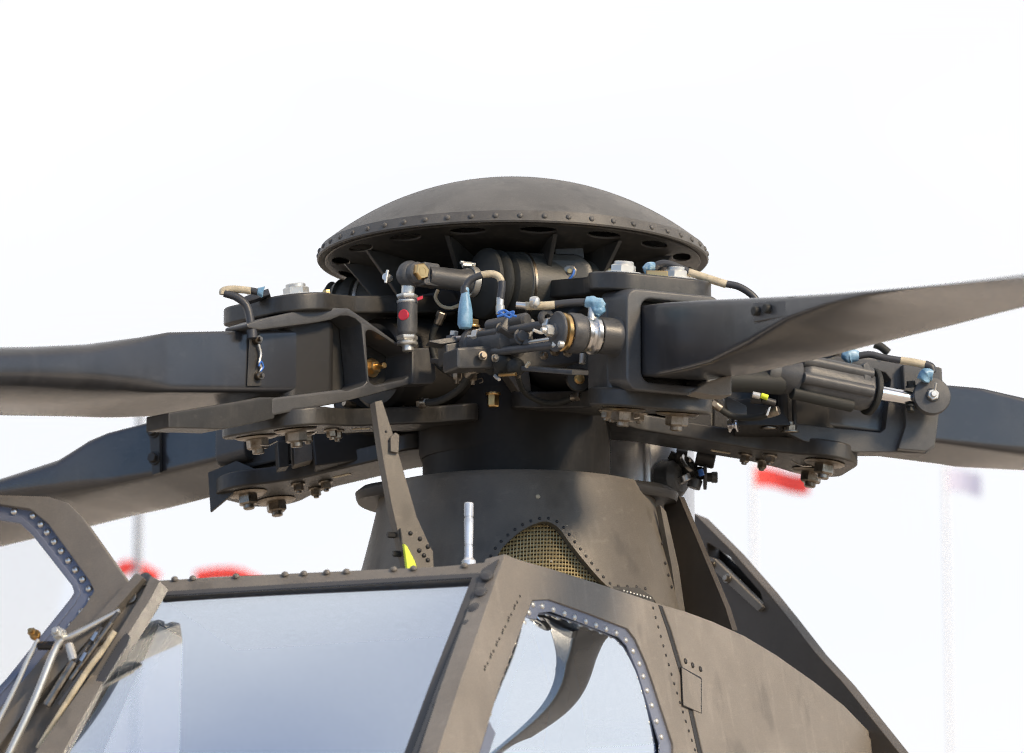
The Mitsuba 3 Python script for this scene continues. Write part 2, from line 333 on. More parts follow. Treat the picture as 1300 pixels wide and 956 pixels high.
# ---------------------------------------------------------------- rotor blades
def interp(poly, x):
    p = np.array(sorted(poly), float)
    if x < p[0, 0]: return p[0, 1] + (x - p[0, 0]) * (p[1, 1] - p[0, 1]) / (p[1, 0] - p[0, 0])
    if x > p[-1, 0]: return p[-1, 1] + (x - p[-1, 0]) * (p[-1, 1] - p[-2, 1]) / (p[-1, 0] - p[-2, 0])
    return float(np.interp(x, p[:, 0], p[:, 1]))
def blade(A, side, px_list, near_top, near_bot, far_bot, cn, cf, thick_far, nose, label, n=72):
    """px_list: picture columns of the stations along the near edge; side +1: near edge on the left of the arm; cn, cf: offsets of the near and far edge per station
    nose: 0 = box with rounded corners, 1 = aerofoil, per station"""
    px_list = np.asarray(px_list, float)
    fine = np.linspace(0, len(px_list) - 1, (len(px_list) - 1) * 6 + 1)
    g = lambda arr: np.interp(fine, np.arange(len(px_list)), arr)
    rows = []
    for px, a, b, tf, ns in zip(g(px_list), g(cn), g(cf), g(thick_far), g(nose)):
        r = A.r_at(px, side * a)
        p = A.er * r + A.ec * side * a; q = A.er * r - A.ec * side * b
        zt, zb = z_at(interp(near_top, px), p[0], p[1]), z_at(interp(near_bot, px), p[0], p[1])
        qx = project(V(q[0], q[1], (zt + zb) / 2))[0]
        zf = z_at(interp(far_bot, qx), q[0], q[1])
        th = np.linspace(0, 2 * np.pi, n, endpoint=False)
        e = 0.10 + (1 - 0.10) * min(ns, 1)
        u = np.sign(np.cos(th)) * np.abs(np.cos(th)) ** e; w = np.sign(np.sin(th)) * np.abs(np.sin(th)) ** e
        s = (1 - u) / 2                         # 0 at the near edge, 1 at the far edge
        h0, h1 = (zt - zb) / 2, tf / 2
        mid = (zt + zb) / 2 * (1 - s) + (zf + h1) * s
        half = h0 * (1 - s) + h1 * s
        if ns > 0.05: half = half * (1 + 0.25 * ns * np.sin(np.pi * s))
        rows.append(p[None] * (1 - s)[:, None] + q[None] * s[:, None] + np.outer(mid + half * w, V(0, 0, 1)))
    run = unit(rows[-1].mean(0) - rows[-5].mean(0))              # the rest of the blade, beyond the frame
    rows += [rows[-1] + run * 1.6, rows[-1] + run * 3.2]
    return outward(loft(rows, True, True)), rows
A, C, D, B, E = (ARMS[k] for k in 'ACDBE')
BL = {}
BL['A'] = blade(A, 1, [415, 330, 215, 182, 120, 50, 0, -70, -160], [(415, 418), (320, 418), (215, 419), (185, 422), (120, 427), (60, 428), (0, 428), (-160, 430)],
    [(415, 497), (210, 497), (120, 497.5), (0, 499), (-160, 500)], [(-120, 530), (0, 533), (120, 533), (200, 530), (250, 522), (400, 505)],
    [.085, .085, .085, .09, .10, .11, .12, .12, .12], [.085, .085, .12, .17, .24, .28, .29, .30, .30], [.14, .14, .12, .10, .07, .05, .045, .04, .04], [.0, .0, .04, .22, .45, .55, .58, .6, .6], '')
BL['C'] = blade(C, -1, [806, 850, 900, 950, 1000, 1060, 1120, 1200, 1300, 1380], [(806, 387), (850, 382), (900, 379), (1000, 375), (1060, 371), (1100, 368), (1200, 361), (1300, 351)],
    [(806, 478), (830, 478), (870, 470), (900, 462), (950, 438), (1000, 408), (1050, 390), (1100, 377), (1150, 369.5), (1200, 363.5), (1300, 353.5)], [(830, 486), (900, 483), (960, 475), (1000, 466), (1060, 453), (1100, 443), (1200, 421), (1300, 398), (1500, 350)],
    [.085, .085, .09, .10, .11, .12, .13, .14, .15, .15], [.085, .09, .11, .14, .17, .20, .22, .24, .25, .25], [.13, .13, .12, .11, .10, .08, .07, .06, .05, .05], [0, 0, .03, .08, .15, .3, .5, .6, .7, .7], '')
BL['B'] = blade(B, 1, [300, 200, 135, 110, 70, 0, -60], [(-60, 614), (0, 596), (70, 575), (110, 553), (135, 545), (190, 533), (300, 503)],
    [(-60, 655), (0, 642), (70, 632), (195, 604), (290, 581)], [(-60, 712), (110, 676), (265, 634), (300, 624)],
    [.085, .085, .10, .11, .13, .13, .13], [.10, .12, .2, .24, .28, .3, .3], [.12, .11, .08, .06, .05, .045, .04], [0, .02, .1, .2, .4, .6, .7], '')
BL['D'] = blade(D, -1, [1005, 1095, 1190, 1250, 1310, 1400], [(1005, 462), (1095, 470), (1190, 486), (1247, 490), (1300, 501), (1400, 525)],
    [(1005, 536), (1095, 548), (1188, 561), (1300, 577), (1400, 590)], [(1086, 577), (1188, 590), (1211, 594), (1300, 599), (1400, 604)],
    [.085, .085, .09, .10, .11, .12], [.085, .085, .10, .14, .18, .22], [.13, .13, .12, .10, .09, .08], [0, 0, 0, .03, .1, .2], '')
lab = {'A': 'left front blade root, thick rounded nose toward the viewer', 'C': 'right front blade coming toward the viewer, broad pale underside', 'B': 'far left blade behind the canopy, blue-grey face', 'D': 'far right blade behind the second damper'}
BK = {}
for k in 'ACBD': BK[k] = add('rotor_blade', BL[k][0], 'mat_blade', smooth=40, label=lab[k])
# ---------------------------------------------------------------- sleeve of the left front blade: an open lattice bracket
nA = A.ec
pA = A.er * .6 + A.ec * .128 + V(0, 0, (A.zl + A.zu) / 2)
oA = [(303, 414), (335, 404), (380, 394), (421, 390), (443, 391), (461, 403), (506, 436), (522, 441), (551, 442), (554, 480), (549, 487), (523, 487), (473, 501), (433, 511), (380, 521), (345, 528), (345, 505), (400, 498), (433, 494), (441, 496), (461, 489), (466, 484), (459, 412), (452, 405), (442, 401), (432, 401), (421, 406), (400, 410), (330, 419)]
h2 = [(464.6, 422), (468, 419), (474, 420), (519, 448), (521, 474), (514, 481), (476, 489), (469, 484)]
slA = add('blade_sleeve', outward(panel(oA, pA, nA, .085, .005, .006, [h2], .008)), 'mat_sleeve', label='lattice blade sleeve with a triangular window, left front arm')
add('lower_fork_arm', outward(panel([(349, 504), (349, 531), (318, 538), (284, 545), (214, 543), (214, 524), (250, 518), (292, 511), (330, 504)], pA, nA, .085, .005, .004, lift=-.001)), 'mat_hub', slA)
add('pocket_web', panel([(400, 404), (445, 398), (470, 410), (525, 443), (525, 480), (470, 492), (400, 499)], pA, nA, .02, .002, lift=-.086), 'mat_hub', slA)
add('end_block', outward(panel([(523, 441.5), (551, 441), (555, 480), (550, 487.5), (523, 488)], pA, nA, .12, .006, .006, lift=.012)), 'mat_sleeve', slA)
bb = on(497, 462, pA, nA) - nA * .075
add('bolt', join(hexhead(bb, nA, .017, .016, washer=.024), cyl(bb + nA * .02, bb + nA * .05, .007)), 'mat_brass', slA)
# root fitting of blade A with its grounding strip
pf = A.er * .7 + A.ec * .0865
fA = add('root_fitting', panel([(317, 420), (330, 420), (332, 490), (314, 490)], V(*pf[:2], A.zl + .15), nA, .004, .001, .001, lift=.004), 'mat_hub', BK['A'])
for q, r in (((323, 432), .011), ((325.5, 478), .010)):
    p = on(*q, pf + V(0, 0, A.zl), nA) + nA * .006
    add('screw', join(hexhead(p, nA, r, .012, seg=18), hexhead(p + nA * .01, nA, r * .55, .01)), 'mat_worn_steel', BK['A'])
add('bonding_strap', tube([on(x, y, pf + V(0, 0, A.zl), nA) + nA * .012 for x, y in ((324, 437), (327, 450), (325, 462), (328, 468), (325, 475))], .0032, 6), 'mat_zinc', BK['A'])
add('wire_tie', tube([on(x, y, pf + V(0, 0, A.zl), nA) + nA * .016 for x, y in ((323, 466), (326, 460), (329, 467), (325, 473))], .002, 5), 'mat_blue_wire', BK['A'])
# ---------------------------------------------------------------- collars that hold the other blade roots
def collar(arm, r0, depth, cout, cin, zt, zb, ztin, zbin, rc=.03):
    o = shapely.box(-cout, zb, cout, zt).buffer(-rc).buffer(rc, quad_segs=8); i = shapely.box(-cin, zbin, cin, ztin).buffer(-rc * .8).buffer(rc * .8, quad_segs=8)
    m = slab(o.difference(i), depth, .006, 3)
    v = m.vertices; w = np.outer(v[:, 2] + r0, arm.er) + np.outer(v[:, 0], arm.ec); w[:, 2] = v[:, 1] - arm.droop * (v[:, 2])
    return outward(trimesh.Trimesh(w, m.faces, process=False))
rC = C.r_at(797, -.125); pc = C.er * rC - C.ec * .125
zt, zb = z_at(365, *pc[:2]), z_at(495, *pc[:2]); ti, bi = z_at(377, *pc[:2]), z_at(483, *pc[:2])
slC = add('blade_sleeve', collar(C, rC, .13, .128, .088, zt, zb, ti, bi), 'mat_sleeve', label='grey C-shaped collar clamping the right front blade root')
add('end_block', outward(C.map(box((rC - .14, -.10, 0), (.11, .06, zt - zb - .03), V(0, 0, 1), V(1, 0, 0), .006, .012), (zt + zb) / 2 )), 'mat_sleeve', slC)
pD = D.er * .9 - D.ec * .135 + V(0, 0, (D.zl + D.zu) / 2); nD = -D.ec
slD = add('blade_sleeve', outward(panel([(1000, 470), (1060, 452), (1104, 454), (1150, 461), (1196, 467), (1197, 490), (1187, 568), (1176, 576), (1130, 574), (1085, 574), (1020, 560), (990, 545), (990, 535), (1040, 541), (1118, 549), (1124, 544), (1131, 482), (1124, 473), (1100, 467), (1060, 466), (1000, 482)], pD, nD, .07, .006, .004)), 'mat_sleeve', label='dark collar plate clamping the far right blade root')
add('flange_lip', outward(panel([(1146, 462), (1194, 466), (1196, 490), (1186, 566), (1176, 573), (1140, 570), (1150, 540)], pD, nD, .035, .008, .004, lift=.028)), 'mat_sleeve', slD)
rB = B.r_at(282, .125); pb = B.er * rB + B.ec * .125
ztB, zbB = z_at(505, *pb[:2]), z_at(608, *pb[:2])
slB = add('blade_sleeve', collar(B, rB + .02, .09, .128, .09, ztB, zbB + .035, ztB - .02, zbB + .055), 'mat_sleeve', label='dark collar of the far left blade')
add('cover_blade', panel([(264, 600), (300, 585), (330, 598), (267, 650)], pb + V(0, 0, .05), V(-.35, -.93, 0), .01, .001), 'mat_hub', slB)
fB = add('root_fitting', panel([(188, 532), (202, 530), (203, 600), (193, 603)], B.er * .95 + B.ec * .098 + V(0, 0, B.zl), B.ec, .012, .002, .002, lift=.006), 'mat_hub', BK['B'])
for q in ((197, 548), (198, 582)):
    p = on(*q, B.er * .95 + B.ec * .098 + V(0, 0, B.zl), B.ec) + B.ec * .006
    add('screw', hexhead(p, B.ec, .013, .014, washer=.018), 'mat_dark', BK['B'])
pg = C.er * 1.2 - C.ec * .098
gC = add('root_fitting', panel([(956, 384), (997, 381), (997, 402), (956, 409)], pg + V(0, 0, C.zl), -C.ec, .018, .002, .003, lift=.012), 'mat_sleeve', BK['C'])
for q in ((969, 396), (983, 393)):
    add('screw', hexhead(on(*q, pg + V(0, 0, C.zl), -C.ec) - C.ec * .0125, -C.ec, .0105, .014, seg=18), 'mat_rubber', BK['C'])
add('fitting_notch', panel([(1000, 377), (1008, 376.5), (1008, 400), (1000, 404)], pg + V(0, 0, C.zl), -C.ec, .016, .001, lift=.009), 'mat_dark', BK['C'])
# ---------------------------------------------------------------- damper between the two front blades
tx = -C.ec                                       # trunnion axis
t0 = C.er * (rC - .055) - C.ec * .126; t0 = V(t0[0], t0[1], z_at(428, t0[0], t0[1]))
d1 = add('lag_damper', join(lathe([(.054, -.012), (.048, .002), (.044, .012), (.043, .045), (.041, .05), (.0, .05)], t0, tx, 36)), 'mat_sleeve', label='hydraulic lag damper between the two front blades')
add('ring', lathe([(.044, .055), (.046, .057), (.046, .066), (.040, .07), (.038, .076), (.042, .08), (.042, .088), (.036, .092), (0, .092)], t0, tx, 36), 'mat_steel', d1)
add('rod_end', lathe([(.030, .09), (.045, .094), (.047, .10), (.047, .124), (.044, .129), (.030, .13)], t0, tx, 40), 'mat_damper', d1)
add('bearing', lathe([(.034, .131), (.044, .134), (.045, .143), (.036, .15), (.03, .156), (0, .156)], t0, tx, 36), 'mat_brass', d1)
add('disc', lathe([(.030, .150), (.0465, .152), (.0475, .154), (.0475, .1575), (.045, .160), (.02, .163), (.018, .168), (0, .168)], t0, tx, 44), 'mat_damper', d1)
tip = t0 + tx * .165
add('disc_nut', join(hexhead(tip, tx, .014, .02, stub=.012), tube([tip + tx * .026 + V(.012, 0, .008), tip + tx * .03 + V(-.0, 0, -.006), tip + tx * .03 + V(-.02, -.01, -.002)], .004, 6)), 'mat_zinc', d1)
dsc = on(712, 437, tip, tx)
add('grease_nipple', join(cyl(dsc - tx * .006, dsc + tx * .006, .008), dome(dsc + tx * .005, tx, .005)), 'mat_zinc', d1)
yt = tip[1]
dm = lambda px, py, dy=0.0: at(px, py, yt + .05 + .36 * (712 - px) / 160 + dy)
ax = unit(dm(690, 428) - dm(600, 440))
add('cylinder', lathe([(0, 0), (.020, 0), (.024, .005), (.024, .03), (.041, .034), (.044, .04), (.044, .055), (.039, .06), (.039, .17), (.044, .175), (.044, .19), (.03, .197), (.022, .2), (.022, .235), (0, .235)], dm(588, 441), ax, 36), 'mat_damper', d1)
add('reservoir', lathe([(0, 0), (.012, 0), (.017, .006), (.017, .14), (.012, .146), (0, .146)], dm(620, 415, -.03), unit(dm(690, 402, -.03) - dm(620, 415, -.03)), 24), 'mat_damper', d1)
pr = dm(691, 404, -.045); nr = unit(V(.45, -.88, -.1))
add('end_ring', lathe([(.008, 0), (.017, 0), (.019, .003), (.019, .016), (.015, .019), (.009, .018), (.008, .0)], pr, nr, 24), 'mat_damper', d1)
add('valve_block', outward(box(dm(652, 424, -.01), (.075, .042, .06), unit(V(.3, -.93, .2)), ax, .005, .006)), 'mat_damper', d1)
add('plug', join(hexhead(dm(662, 428, -.05), unit(V(.3, -.93, .1)), .014, .012, washer=.02, seg=18), hexhead(dm(662, 428, -.062), unit(V(.3, -.93, .1)), .007, .006)), 'mat_damper', d1)
add('plug', hexhead(dm(637, 418, -.05), unit(V(.3, -.93, .1)), .012, .010, washer=.016, seg=18), 'mat_damper', d1)
add('cover', outward(panel([(566, 437), (590, 433), (612, 428), (614, 452), (592, 461), (567, 461)], dm(590, 447, -.035), unit(V(.35, -.93, 0)), .06, .005, .004)), 'mat_sleeve', d1)
add('bracket_plate', outward(box((dm(556, 470, .02) + dm(737, 461, .02)) / 2, (np.linalg.norm(dm(737, 461, .02) - dm(556, 470, .02)), .05, .012), V(.05, -.2, .97), dm(737, 461) - dm(556, 470), .003)), 'mat_sleeve', d1)
add('side_plate', outward(panel([(580, 441), (640, 437), (738, 434), (738, 460), (690, 466), (580, 468)], dm(650, 450, .03), unit(V(.45, -.89, 0)), .08, .006, .008)), 'mat_sleeve', d1)
add('upper_plate', outward(panel([(540, 433), (580, 427), (600, 421), (655, 412), (676, 404), (682, 410), (676, 416), (600, 431), (560, 437)], dm(600, 425, .005), unit(V(.3, -.93, .2)), .03, .003, .002)), 'mat_damper', d1)
for (x, y, r, h, mat) in ((598, 411, .019, .014, 'mat_brass'), (576, 425, .011, .012, 'mat_zinc'), (591, 408, .012, .01, 'mat_zinc')):
    add('fitting', hexhead(dm(x, y + 4, -.03), unit(V(.05, -.15, 1)), r, h, washer=r * 1.15), mat, d1)
for x, y, mt in ((580, 471, 'mat_worn_steel'), (600, 472, 'mat_worn_steel')):
    p = dm(x, y, -.01); dn = V(.02, .12, -1)
    add('hanging_bolt', join(hexhead(p, dn, .011, .016, washer=.015, stub=.010), tube([p + V(.012, -.01, -.02), p + V(.022, -.012, -.018), p + V(.024, -.012, -.026), p + V(.016, -.01, -.03)], .0015, 5)), mt, d1)
add('hose_boot', outward(join(*[trimesh.creation.icosphere(2, r).apply_translation(dm(x, y, -.02)) for x, y, r in ((640, 461, .028), (625, 466, .02), (655, 466, .022), (636, 470, .018))])), 'mat_rubber', d1, smooth=True)
for x0, y0, x1, y1, mt in ((628, 477, 634, 482, 'mat_zinc'), (634, 476, 655, 475, 'mat_brass'), (668, 466, 672, 460, 'mat_cream'), (588, 436, 589, 446, 'mat_zinc'), (592, 449, 598, 455, 'mat_cream'), (602, 444, 606, 434, 'mat_cream'), (695, 408, 706, 403, 'mat_cream')):
    add('pin', cyl(dm(x0, y0, -.045), dm(x1, y1, -.045), .0045, 10), mt, d1)
add('pin', cyl(dm(585, 452, -.04), dm(588, 460, -.04), .009, 12), 'mat_blue_tape', d1)
# lug with a brass bolt under the damper
lg = at(733, 483, -.55); nl = unit(V(.2, -.98, 0))
kk = add('support_lug', join(lathe([(.014, 0), (.026, 0), (.028, .003), (.028, .02), (0, .02)], lg, nl, 28), outward(box(lg + V(.05, .02, -.006), (.09, .02, .025), nl, V(1, 0, -.1)))), 'mat_hub')
add('bolt', hexhead(lg + nl * .018, nl, .010, .008, washer=.013, seg=16), 'mat_brass', kk)
add('braided_cover', cyl(at(740, 449, -.62), at(739, 462, -.62), .008, 12), 'mat_zinc', d1)
# light web seen between hub and arm
add('hub_web', outward(panel([(640, 470), (672, 468), (678, 525), (700, 530), (660, 500)], V(0, -.30, 3.6), V(.3, -.95, 0), .05, .004)), 'mat_cowl')

# ---------------------------------------------------------------- damper between the right blades
dr = lambda px, py, dy=0.0: at(px, py, -.24 + .20 * (px - 930) / 250 + dy)
b0, b1 = dr(1008, 478), dr(1104, 497); bx = unit(b1 - b0); L = np.linalg.norm(b1 - b0)
d2 = add('lag_damper', lathe([(0, 0), (.03, 0), (.045, .012), (.052, .03), (.052, L - .012), (.046, L), (0, L)], b0, bx, 10), 'mat_damper', label='dark lag damper with a bright piston rod, far right blades')
for da, r in ((1.2, .022), (-.4, .02)):
    o = V(0, -.035, .038) if da > 0 else V(0, -.05, -.008)
    add('tie_tube', cyl(b0 + o + bx * .02, b1 + o + bx * .004, r * .75, 16), 'mat_damper', d2)
add('lower_tube', cyl(dr(1005, 498, -.02), dr(1082, 515, -.02), .017, 16), 'mat_rubber', d2)
add('end_flange', lathe([(.03, 0), (.058, 0), (.060, .003), (.060, .012), (.056, .015), (.028, .016)], b1 - bx * .004, bx, 30), 'mat_rubber', d2)
add('lug', outward(panel([(1096, 463), (1102, 459), (1106, 468), (1106, 486), (1098, 484)], b1 + V(0, -.05, 0), unit(V(.4, -.9, 0)), .03, .003, .002)), 'mat_damper', d2)
add('piston_rod', cyl(b1, dr(1163, 507), .0185, 28, .001), 'mat_chrome', d2)
add('neck', lathe([(0, 0), (.032, 0), (.034, .012), (.030, .03), (.042, .05), (.05, .08), (0, .08)], b0 - bx * .078, bx, 24), 'mat_damper', d2)
add('arm', tube([dr(915, 482), dr(950, 484), dr(992, 486)], [.03, .028, .03], 14), 'mat_rubber', d2)
e2 = dr(1181, 505, -.02); n2 = unit(V(.10, -.98, .05))
add('rod_eye', lathe([(0, -.02), (.036, -.02), (.040, -.014), (.040, .002), (.046, .004), (.0475, .008), (.0475, .022), (.045, .026), (.018, .029), (.016, .033), (0, .033)], e2, n2, 44), 'mat_damper', d2)
add('eye_bolt', join(hexhead(e2 + n2 * .03, n2, .015, .012, stub=.008), cyl(e2 + n2 * .04 + V(.003, 0, .01), e2 + n2 * .045 + V(.006, 0, .028), .003, 8)), 'mat_zinc', d2)
for y in (492, 515):
    add('bolt', hexhead(dr(1157, y, -.01), unit(V(-.1, -.2, 1 if y < 500 else -1)), .011, .012, washer=.014), 'mat_rubber', d2)
# rods and fittings between the right hub plates
gz = D.zl + PT
for px, r in ((972, .006), (995, .012), (1009, .006)):
    add('guide_rod', cyl(at(px, 545, -.06), at(px - 2, 470, -.06), r, 16), 'mat_hub')
for px, py in ((976, 545), (1003, 549)):
    kq = add('stop_fitting', join(hexhead(at(px, py, -.08), V(0, -.1, 1), .016, .014, washer=.022), hexhead(at(px, py - 7, -.08), V(0, -.1, 1), .009, .014, seg=12)), 'mat_worn_steel')
sp = at(925, 541, -.14)
add('spool', lathe([(0, 0), (.016, 0), (.017, .003), (.007, .01), (.007, .014), (.017, .02), (.016, .023), (0, .023)], sp, unit(V(1, -.25, .1)), 24), 'mat_chrome')
hl = at(966, 505, -.30)
hk = add('hose_fitting', join(cyl(at(953, 506, -.30), at(966, 507, -.30), .012, 16), cyl(at(966, 507, -.30), at(984, 512, -.29), .009, 14)), 'mat_dark')
add('cap', cyl(at(955, 501, -.315), at(965, 503, -.315), .008, 14), 'mat_zinc', hk); add('paint_mark', cyl(at(966, 502, -.315), at(975, 505, -.315), .007, 14), 'mat_yellow', hk)
add('retaining_clip', outward(panel([(976, 517), (979, 516), (975, 528), (972, 527)], at(976, 520, -.30), V(0, -1, 0), .004, .001)), 'mat_zinc', hk)
add('inner_block', outward(panel([(930, 508), (952, 505), (958, 513), (990, 516), (1005, 540), (935, 540)], at(950, 520, -.1), V(0, -1, .1), .12, .005, .003)), 'mat_dark')
add('inner_block', outward(panel([(918, 500), (948, 515), (948, 527), (925, 525)], at(930, 515, -.16), V(0, -1, .1), .05, .004, .002)), 'mat_sleeve')
add('cross_tie', outward(panel([(900, 484), (929, 475), (929, 502), (905, 502), (880, 497)], at(910, 490, C.er[1] * .95), unit(V(.3, -.95, 0)), .06, .005, .003)), 'mat_frame')

# ---------------------------------------------------------------- lifting link, drums and bellows
LY = -.44
lk = add('vertical_link', lathe([(0, -.012), (.018, -.012), (.022, 0), (.0245, .004), (.0245, .082), (.022, .086), (.018, .092), (0, .092)], at(517, 424, LY), V(0, 0, 1), 28), 'mat_damper', label='grey adjustable link with a red dot')
for y in (376.5, 429):
    add('lock_nut', join(lathe([(0, 0), (.021, 0), (.0245, .003), (.026, .007), (.026, .012), (.022, .014), (0, .014)], at(517, y + 4, LY), V(0, 0, 1), 6, .2), lathe([(0, -.010), (.024, -.010), (.0255, -.007), (.0255, -.003), (0, -.002)], at(517, y + 4, LY), V(0, 0, 1), 24)), 'mat_zinc', lk)
add('stem', cyl(at(518, 446, LY), at(517, 428, LY), .014, 18), 'mat_zinc', lk)
add('stem', cyl(at(517, 378, LY), at(519, 361, LY), .015, 18, r2=.017), 'mat_zinc', lk)
da = at(511.5, 400, LY - .02); 
add('red_dot', lathe([(.0135, -.006), (.0135, .0005), (.0125, .0015), (0, .0015)], V(da[0] + .001, LY - .0225, da[2]), unit(V(-.45, -.9, 0)), 24), 'mat_red', lk)
add('red_tab', outward(panel([(529, 378), (537, 375), (537, 379), (530, 382)], at(533, 378, LY - .02), V(0, -1, 0), .003, .0005)), 'mat_red', lk)
ue = unit(V(.87, .50, -.01)); ey = at(521, 349, LY)
re = add('rod_eye', lathe([(0, -.030), (.020, -.030), (.024, -.026), (.024, -.016), (.030, -.014), (.034, -.008), (.035, 0), (.034, .008), (.030, .014), (.026, .016), (.026, .034), (.022, .038), (0, .038)], ey, unit(V(.62, -.78, .03)), 36), 'mat_damper', label='rod eye with a brass hexagon bolt')
add('eye_bolt', join(hexhead(ey + unit(V(.62, -.78, .03)) * .037, unit(V(.62, -.78, .03)), .0215, .014), lathe([(.012, .052), (.008, .052), (.006, .048), (0, .048)], ey + unit(V(.62, -.78, .03)) * .0, unit(V(.62, -.78, .03)), 20)), 'mat_brass', re)
add('cotter_pin', join(cyl(ey + V(-.05, .02, -.005), ey + V(-.062, .0, -.004), .009, 12), cyl(ey + V(-.06, .0, -.02), ey + V(-.055, .0, .012), .004, 8)), 'mat_zinc', re)
sq = ey + unit(V(.62, -.78, .03)) * .018 + V(.02, 0, -.002)
add('yoke', outward(box(sq + V(.012, .012, 0), (.05, .058, .034), unit(V(.62, -.78, .03)), V(.78, .62, 0), .005, .006)), 'mat_damper', re)
r0 = ey + ue * .03 + V(.015, -.02, -.004)
rod = add('link_rod', lathe([(0, 0), (.026, 0), (.0265, .09), (.030, .10), (.034, .125), (.036, .16), (0, .16)], r0, ue, 30), 'mat_damper')
bo = r0 + ue * .115
add('hose_clamp', join(lathe([(.033, 0), (.0375, 0), (.0375, .016), (.033, .016)], bo, ue, 36), box(bo + ue * .008 + V(-.012, -.01, .040), (.022, .012, .014), unit(V(.3, -.9, .3)), ue, .002), cyl(bo + ue * .0 + V(-.02, -.012, .045), bo + ue * .03 + V(-.01, -.012, .043), .005, 12)), 'mat_zinc', rod)
bel = add('bellows', lathe([(.036, .0), (.075, .012), (.086, .022), (.088, .03), (.080, .036), (.074, .040), (.082, .046), (.086, .054), (.084, .062), (.074, .066), (.072, .070), (.084, .080), (.086, .10), (.084, .12), (0, .12)], bo + ue * .018, ue, 48), 'mat_rubber', label='green-black rubber bellows round the link rod')
dr0 = bo + ue * .13
dm1 = add('bearing_drum', lathe([(0, 0), (.083, 0), (.0875, .004), (.0875, .26), (.07, .28), (0, .28)], dr0, ue, 52), 'mat_drum', label='dark horizontal bearing drum under the cap')
add('band_clamp', join(lathe([(.087, .0), (.0895, 0), (.0895, .006), (.087, .006)], dr0 + ue * .008, ue, 52)), 'mat_worn_steel', dm1)
add('drum_housing', outward(panel([(634, 316), (735, 320), (752, 332), (757, 352), (757, 388), (742, 398), (660, 400), (634, 398)], at(700, 360, -.345), unit(V(.05, -.99, .08)), .22, .022, .028)), 'mat_drum', dm1)
lu = unit(V(-.93, .36, .02)); l0 = at(560, 386, .06)
dm2 = add('bearing_drum', lathe([(0, 0), (.078, 0), (.080, .004), (.080, .215), (.075, .222), (.082, .225), (.083, .25), (.07, .258), (.07, .266), (.078, .274), (.07, .284), (.066, .29), (.073, .30), (.06, .312), (0, .312)], l0, lu, 52), 'mat_drum')
add('band_clamp', lathe([(.080, 0), (.0825, 0), (.0825, .008), (.080, .008)], l0 + lu * .205, lu, 52), 'mat_zinc', dm2)
ring = [at(565 + 17 * math.cos(t), 374 + 17 * math.sin(t) * 1.05, -.30) for t in np.linspace(-2.6, 1.6, 9)]
add('wire_loop', tube([at(x, y, -.34) for x, y in ((556, 368), (553, 378), (560, 388), (572, 391), (584, 387))], .0045, 8), 'mat_cream')
add('sensor_body', outward(cyl(at(566, 384, -.30), at(585, 378, -.22), .034, 28)), 'mat_dark')
# bolt with a twisted wire under the cap gusset
gb = at(723, 346, -.33)
gk = add('gusset_bolt', hexhead(gb, V(0, -1, 0), .017, .008, washer=.020, seg=12), 'mat_worn_steel')
add('bolt_tip', hexhead(gb + V(0, -.01, 0), V(0, -1, 0), .007, .010), 'mat_brass', gk)
add('wire_tie', tube([gb + V(.012, -.014, .004), gb + V(.006, -.018, -.012), gb + V(-.008, -.016, -.026), gb + V(-.014, -.016, -.03)], .003, 6), 'mat_blue_wire', gk)
add('tag', outward(panel([(716, 357), (736, 359), (736, 364), (716, 362)], gb + V(0, -.01, 0), V(0, -1, 0), .004, .0008)), 'mat_cream', gk)
add('bracket', outward(panel([(706, 290), (738, 292), (744, 350), (736, 366), (708, 366), (704, 330)], at(720, 330, -.30), unit(V(.1, -.99, 0)), .014, .002, .002)), 'mat_hub', gk)

# ---------------------------------------------------------------- more hardware packed between the hub plates
for pts, Y, t in (([(905, 470), (1000, 478), (1003, 548), (905, 550)], .14, .06), ([(772, 522), (905, 516), (905, 552), (800, 546)], .06, .1), ([(395, 546), (480, 536), (535, 540), (535, 576), (470, 582), (400, 592)], .10, .08), ([(440, 500), (560, 488), (560, 520), (440, 540)], -.06, .1)):
    add('inner_block', outward(panel(pts, at(*pts[0], Y), V(.1, -.98, .1), t, .006, .006)), 'mat_dark')
add('spacer', outward(panel([(372, 556), (396, 552), (397, 584), (374, 590)], at(385, 570, .12), V(.2, -.97, .1), .05, .004, .003)), 'mat_frame')
add('spacer', outward(panel([(352, 560), (366, 558), (367, 592), (354, 594)], at(360, 575, .10), V(.2, -.97, .1), .05, .004, .003)), 'mat_hub')
def hose(pts, r=.0085, mat='mat_rubber'):
    h = add('hose', tube([at(*p) for p in pts], r, 12), mat)
    for i in (0, -1):
        d = unit(at(*pts[i]) - at(*pts[1 if i == 0 else -2])); p = at(*pts[i])
        add('hose_end', join(cyl(p - d * .024, p + d * .006, r * 1.35, 14), hexhead(p - d * .006, d, r * 1.6, .014)), 'mat_worn_steel', h)
hose([(598, 470, -.58), (585, 492, -.50), (560, 508, -.42), (535, 512, -.36)])
hose([(655, 472, -.60), (668, 500, -.46), (700, 512, -.42), (735, 503, -.50)], .007)
hose([(560, 400, -.40), (548, 430, -.38), (556, 462, -.38), (580, 478, -.42)], .008)
hose([(905, 512, -.26), (930, 528, -.24), (962, 530, -.26), (985, 522, -.28)], .008)
hose([(1010, 470, -.18), (1022, 450, -.10), (1060, 446, -.04)], .007)
hose([(440, 512, -.30), (470, 522, -.26), (510, 516, -.28)], .007)
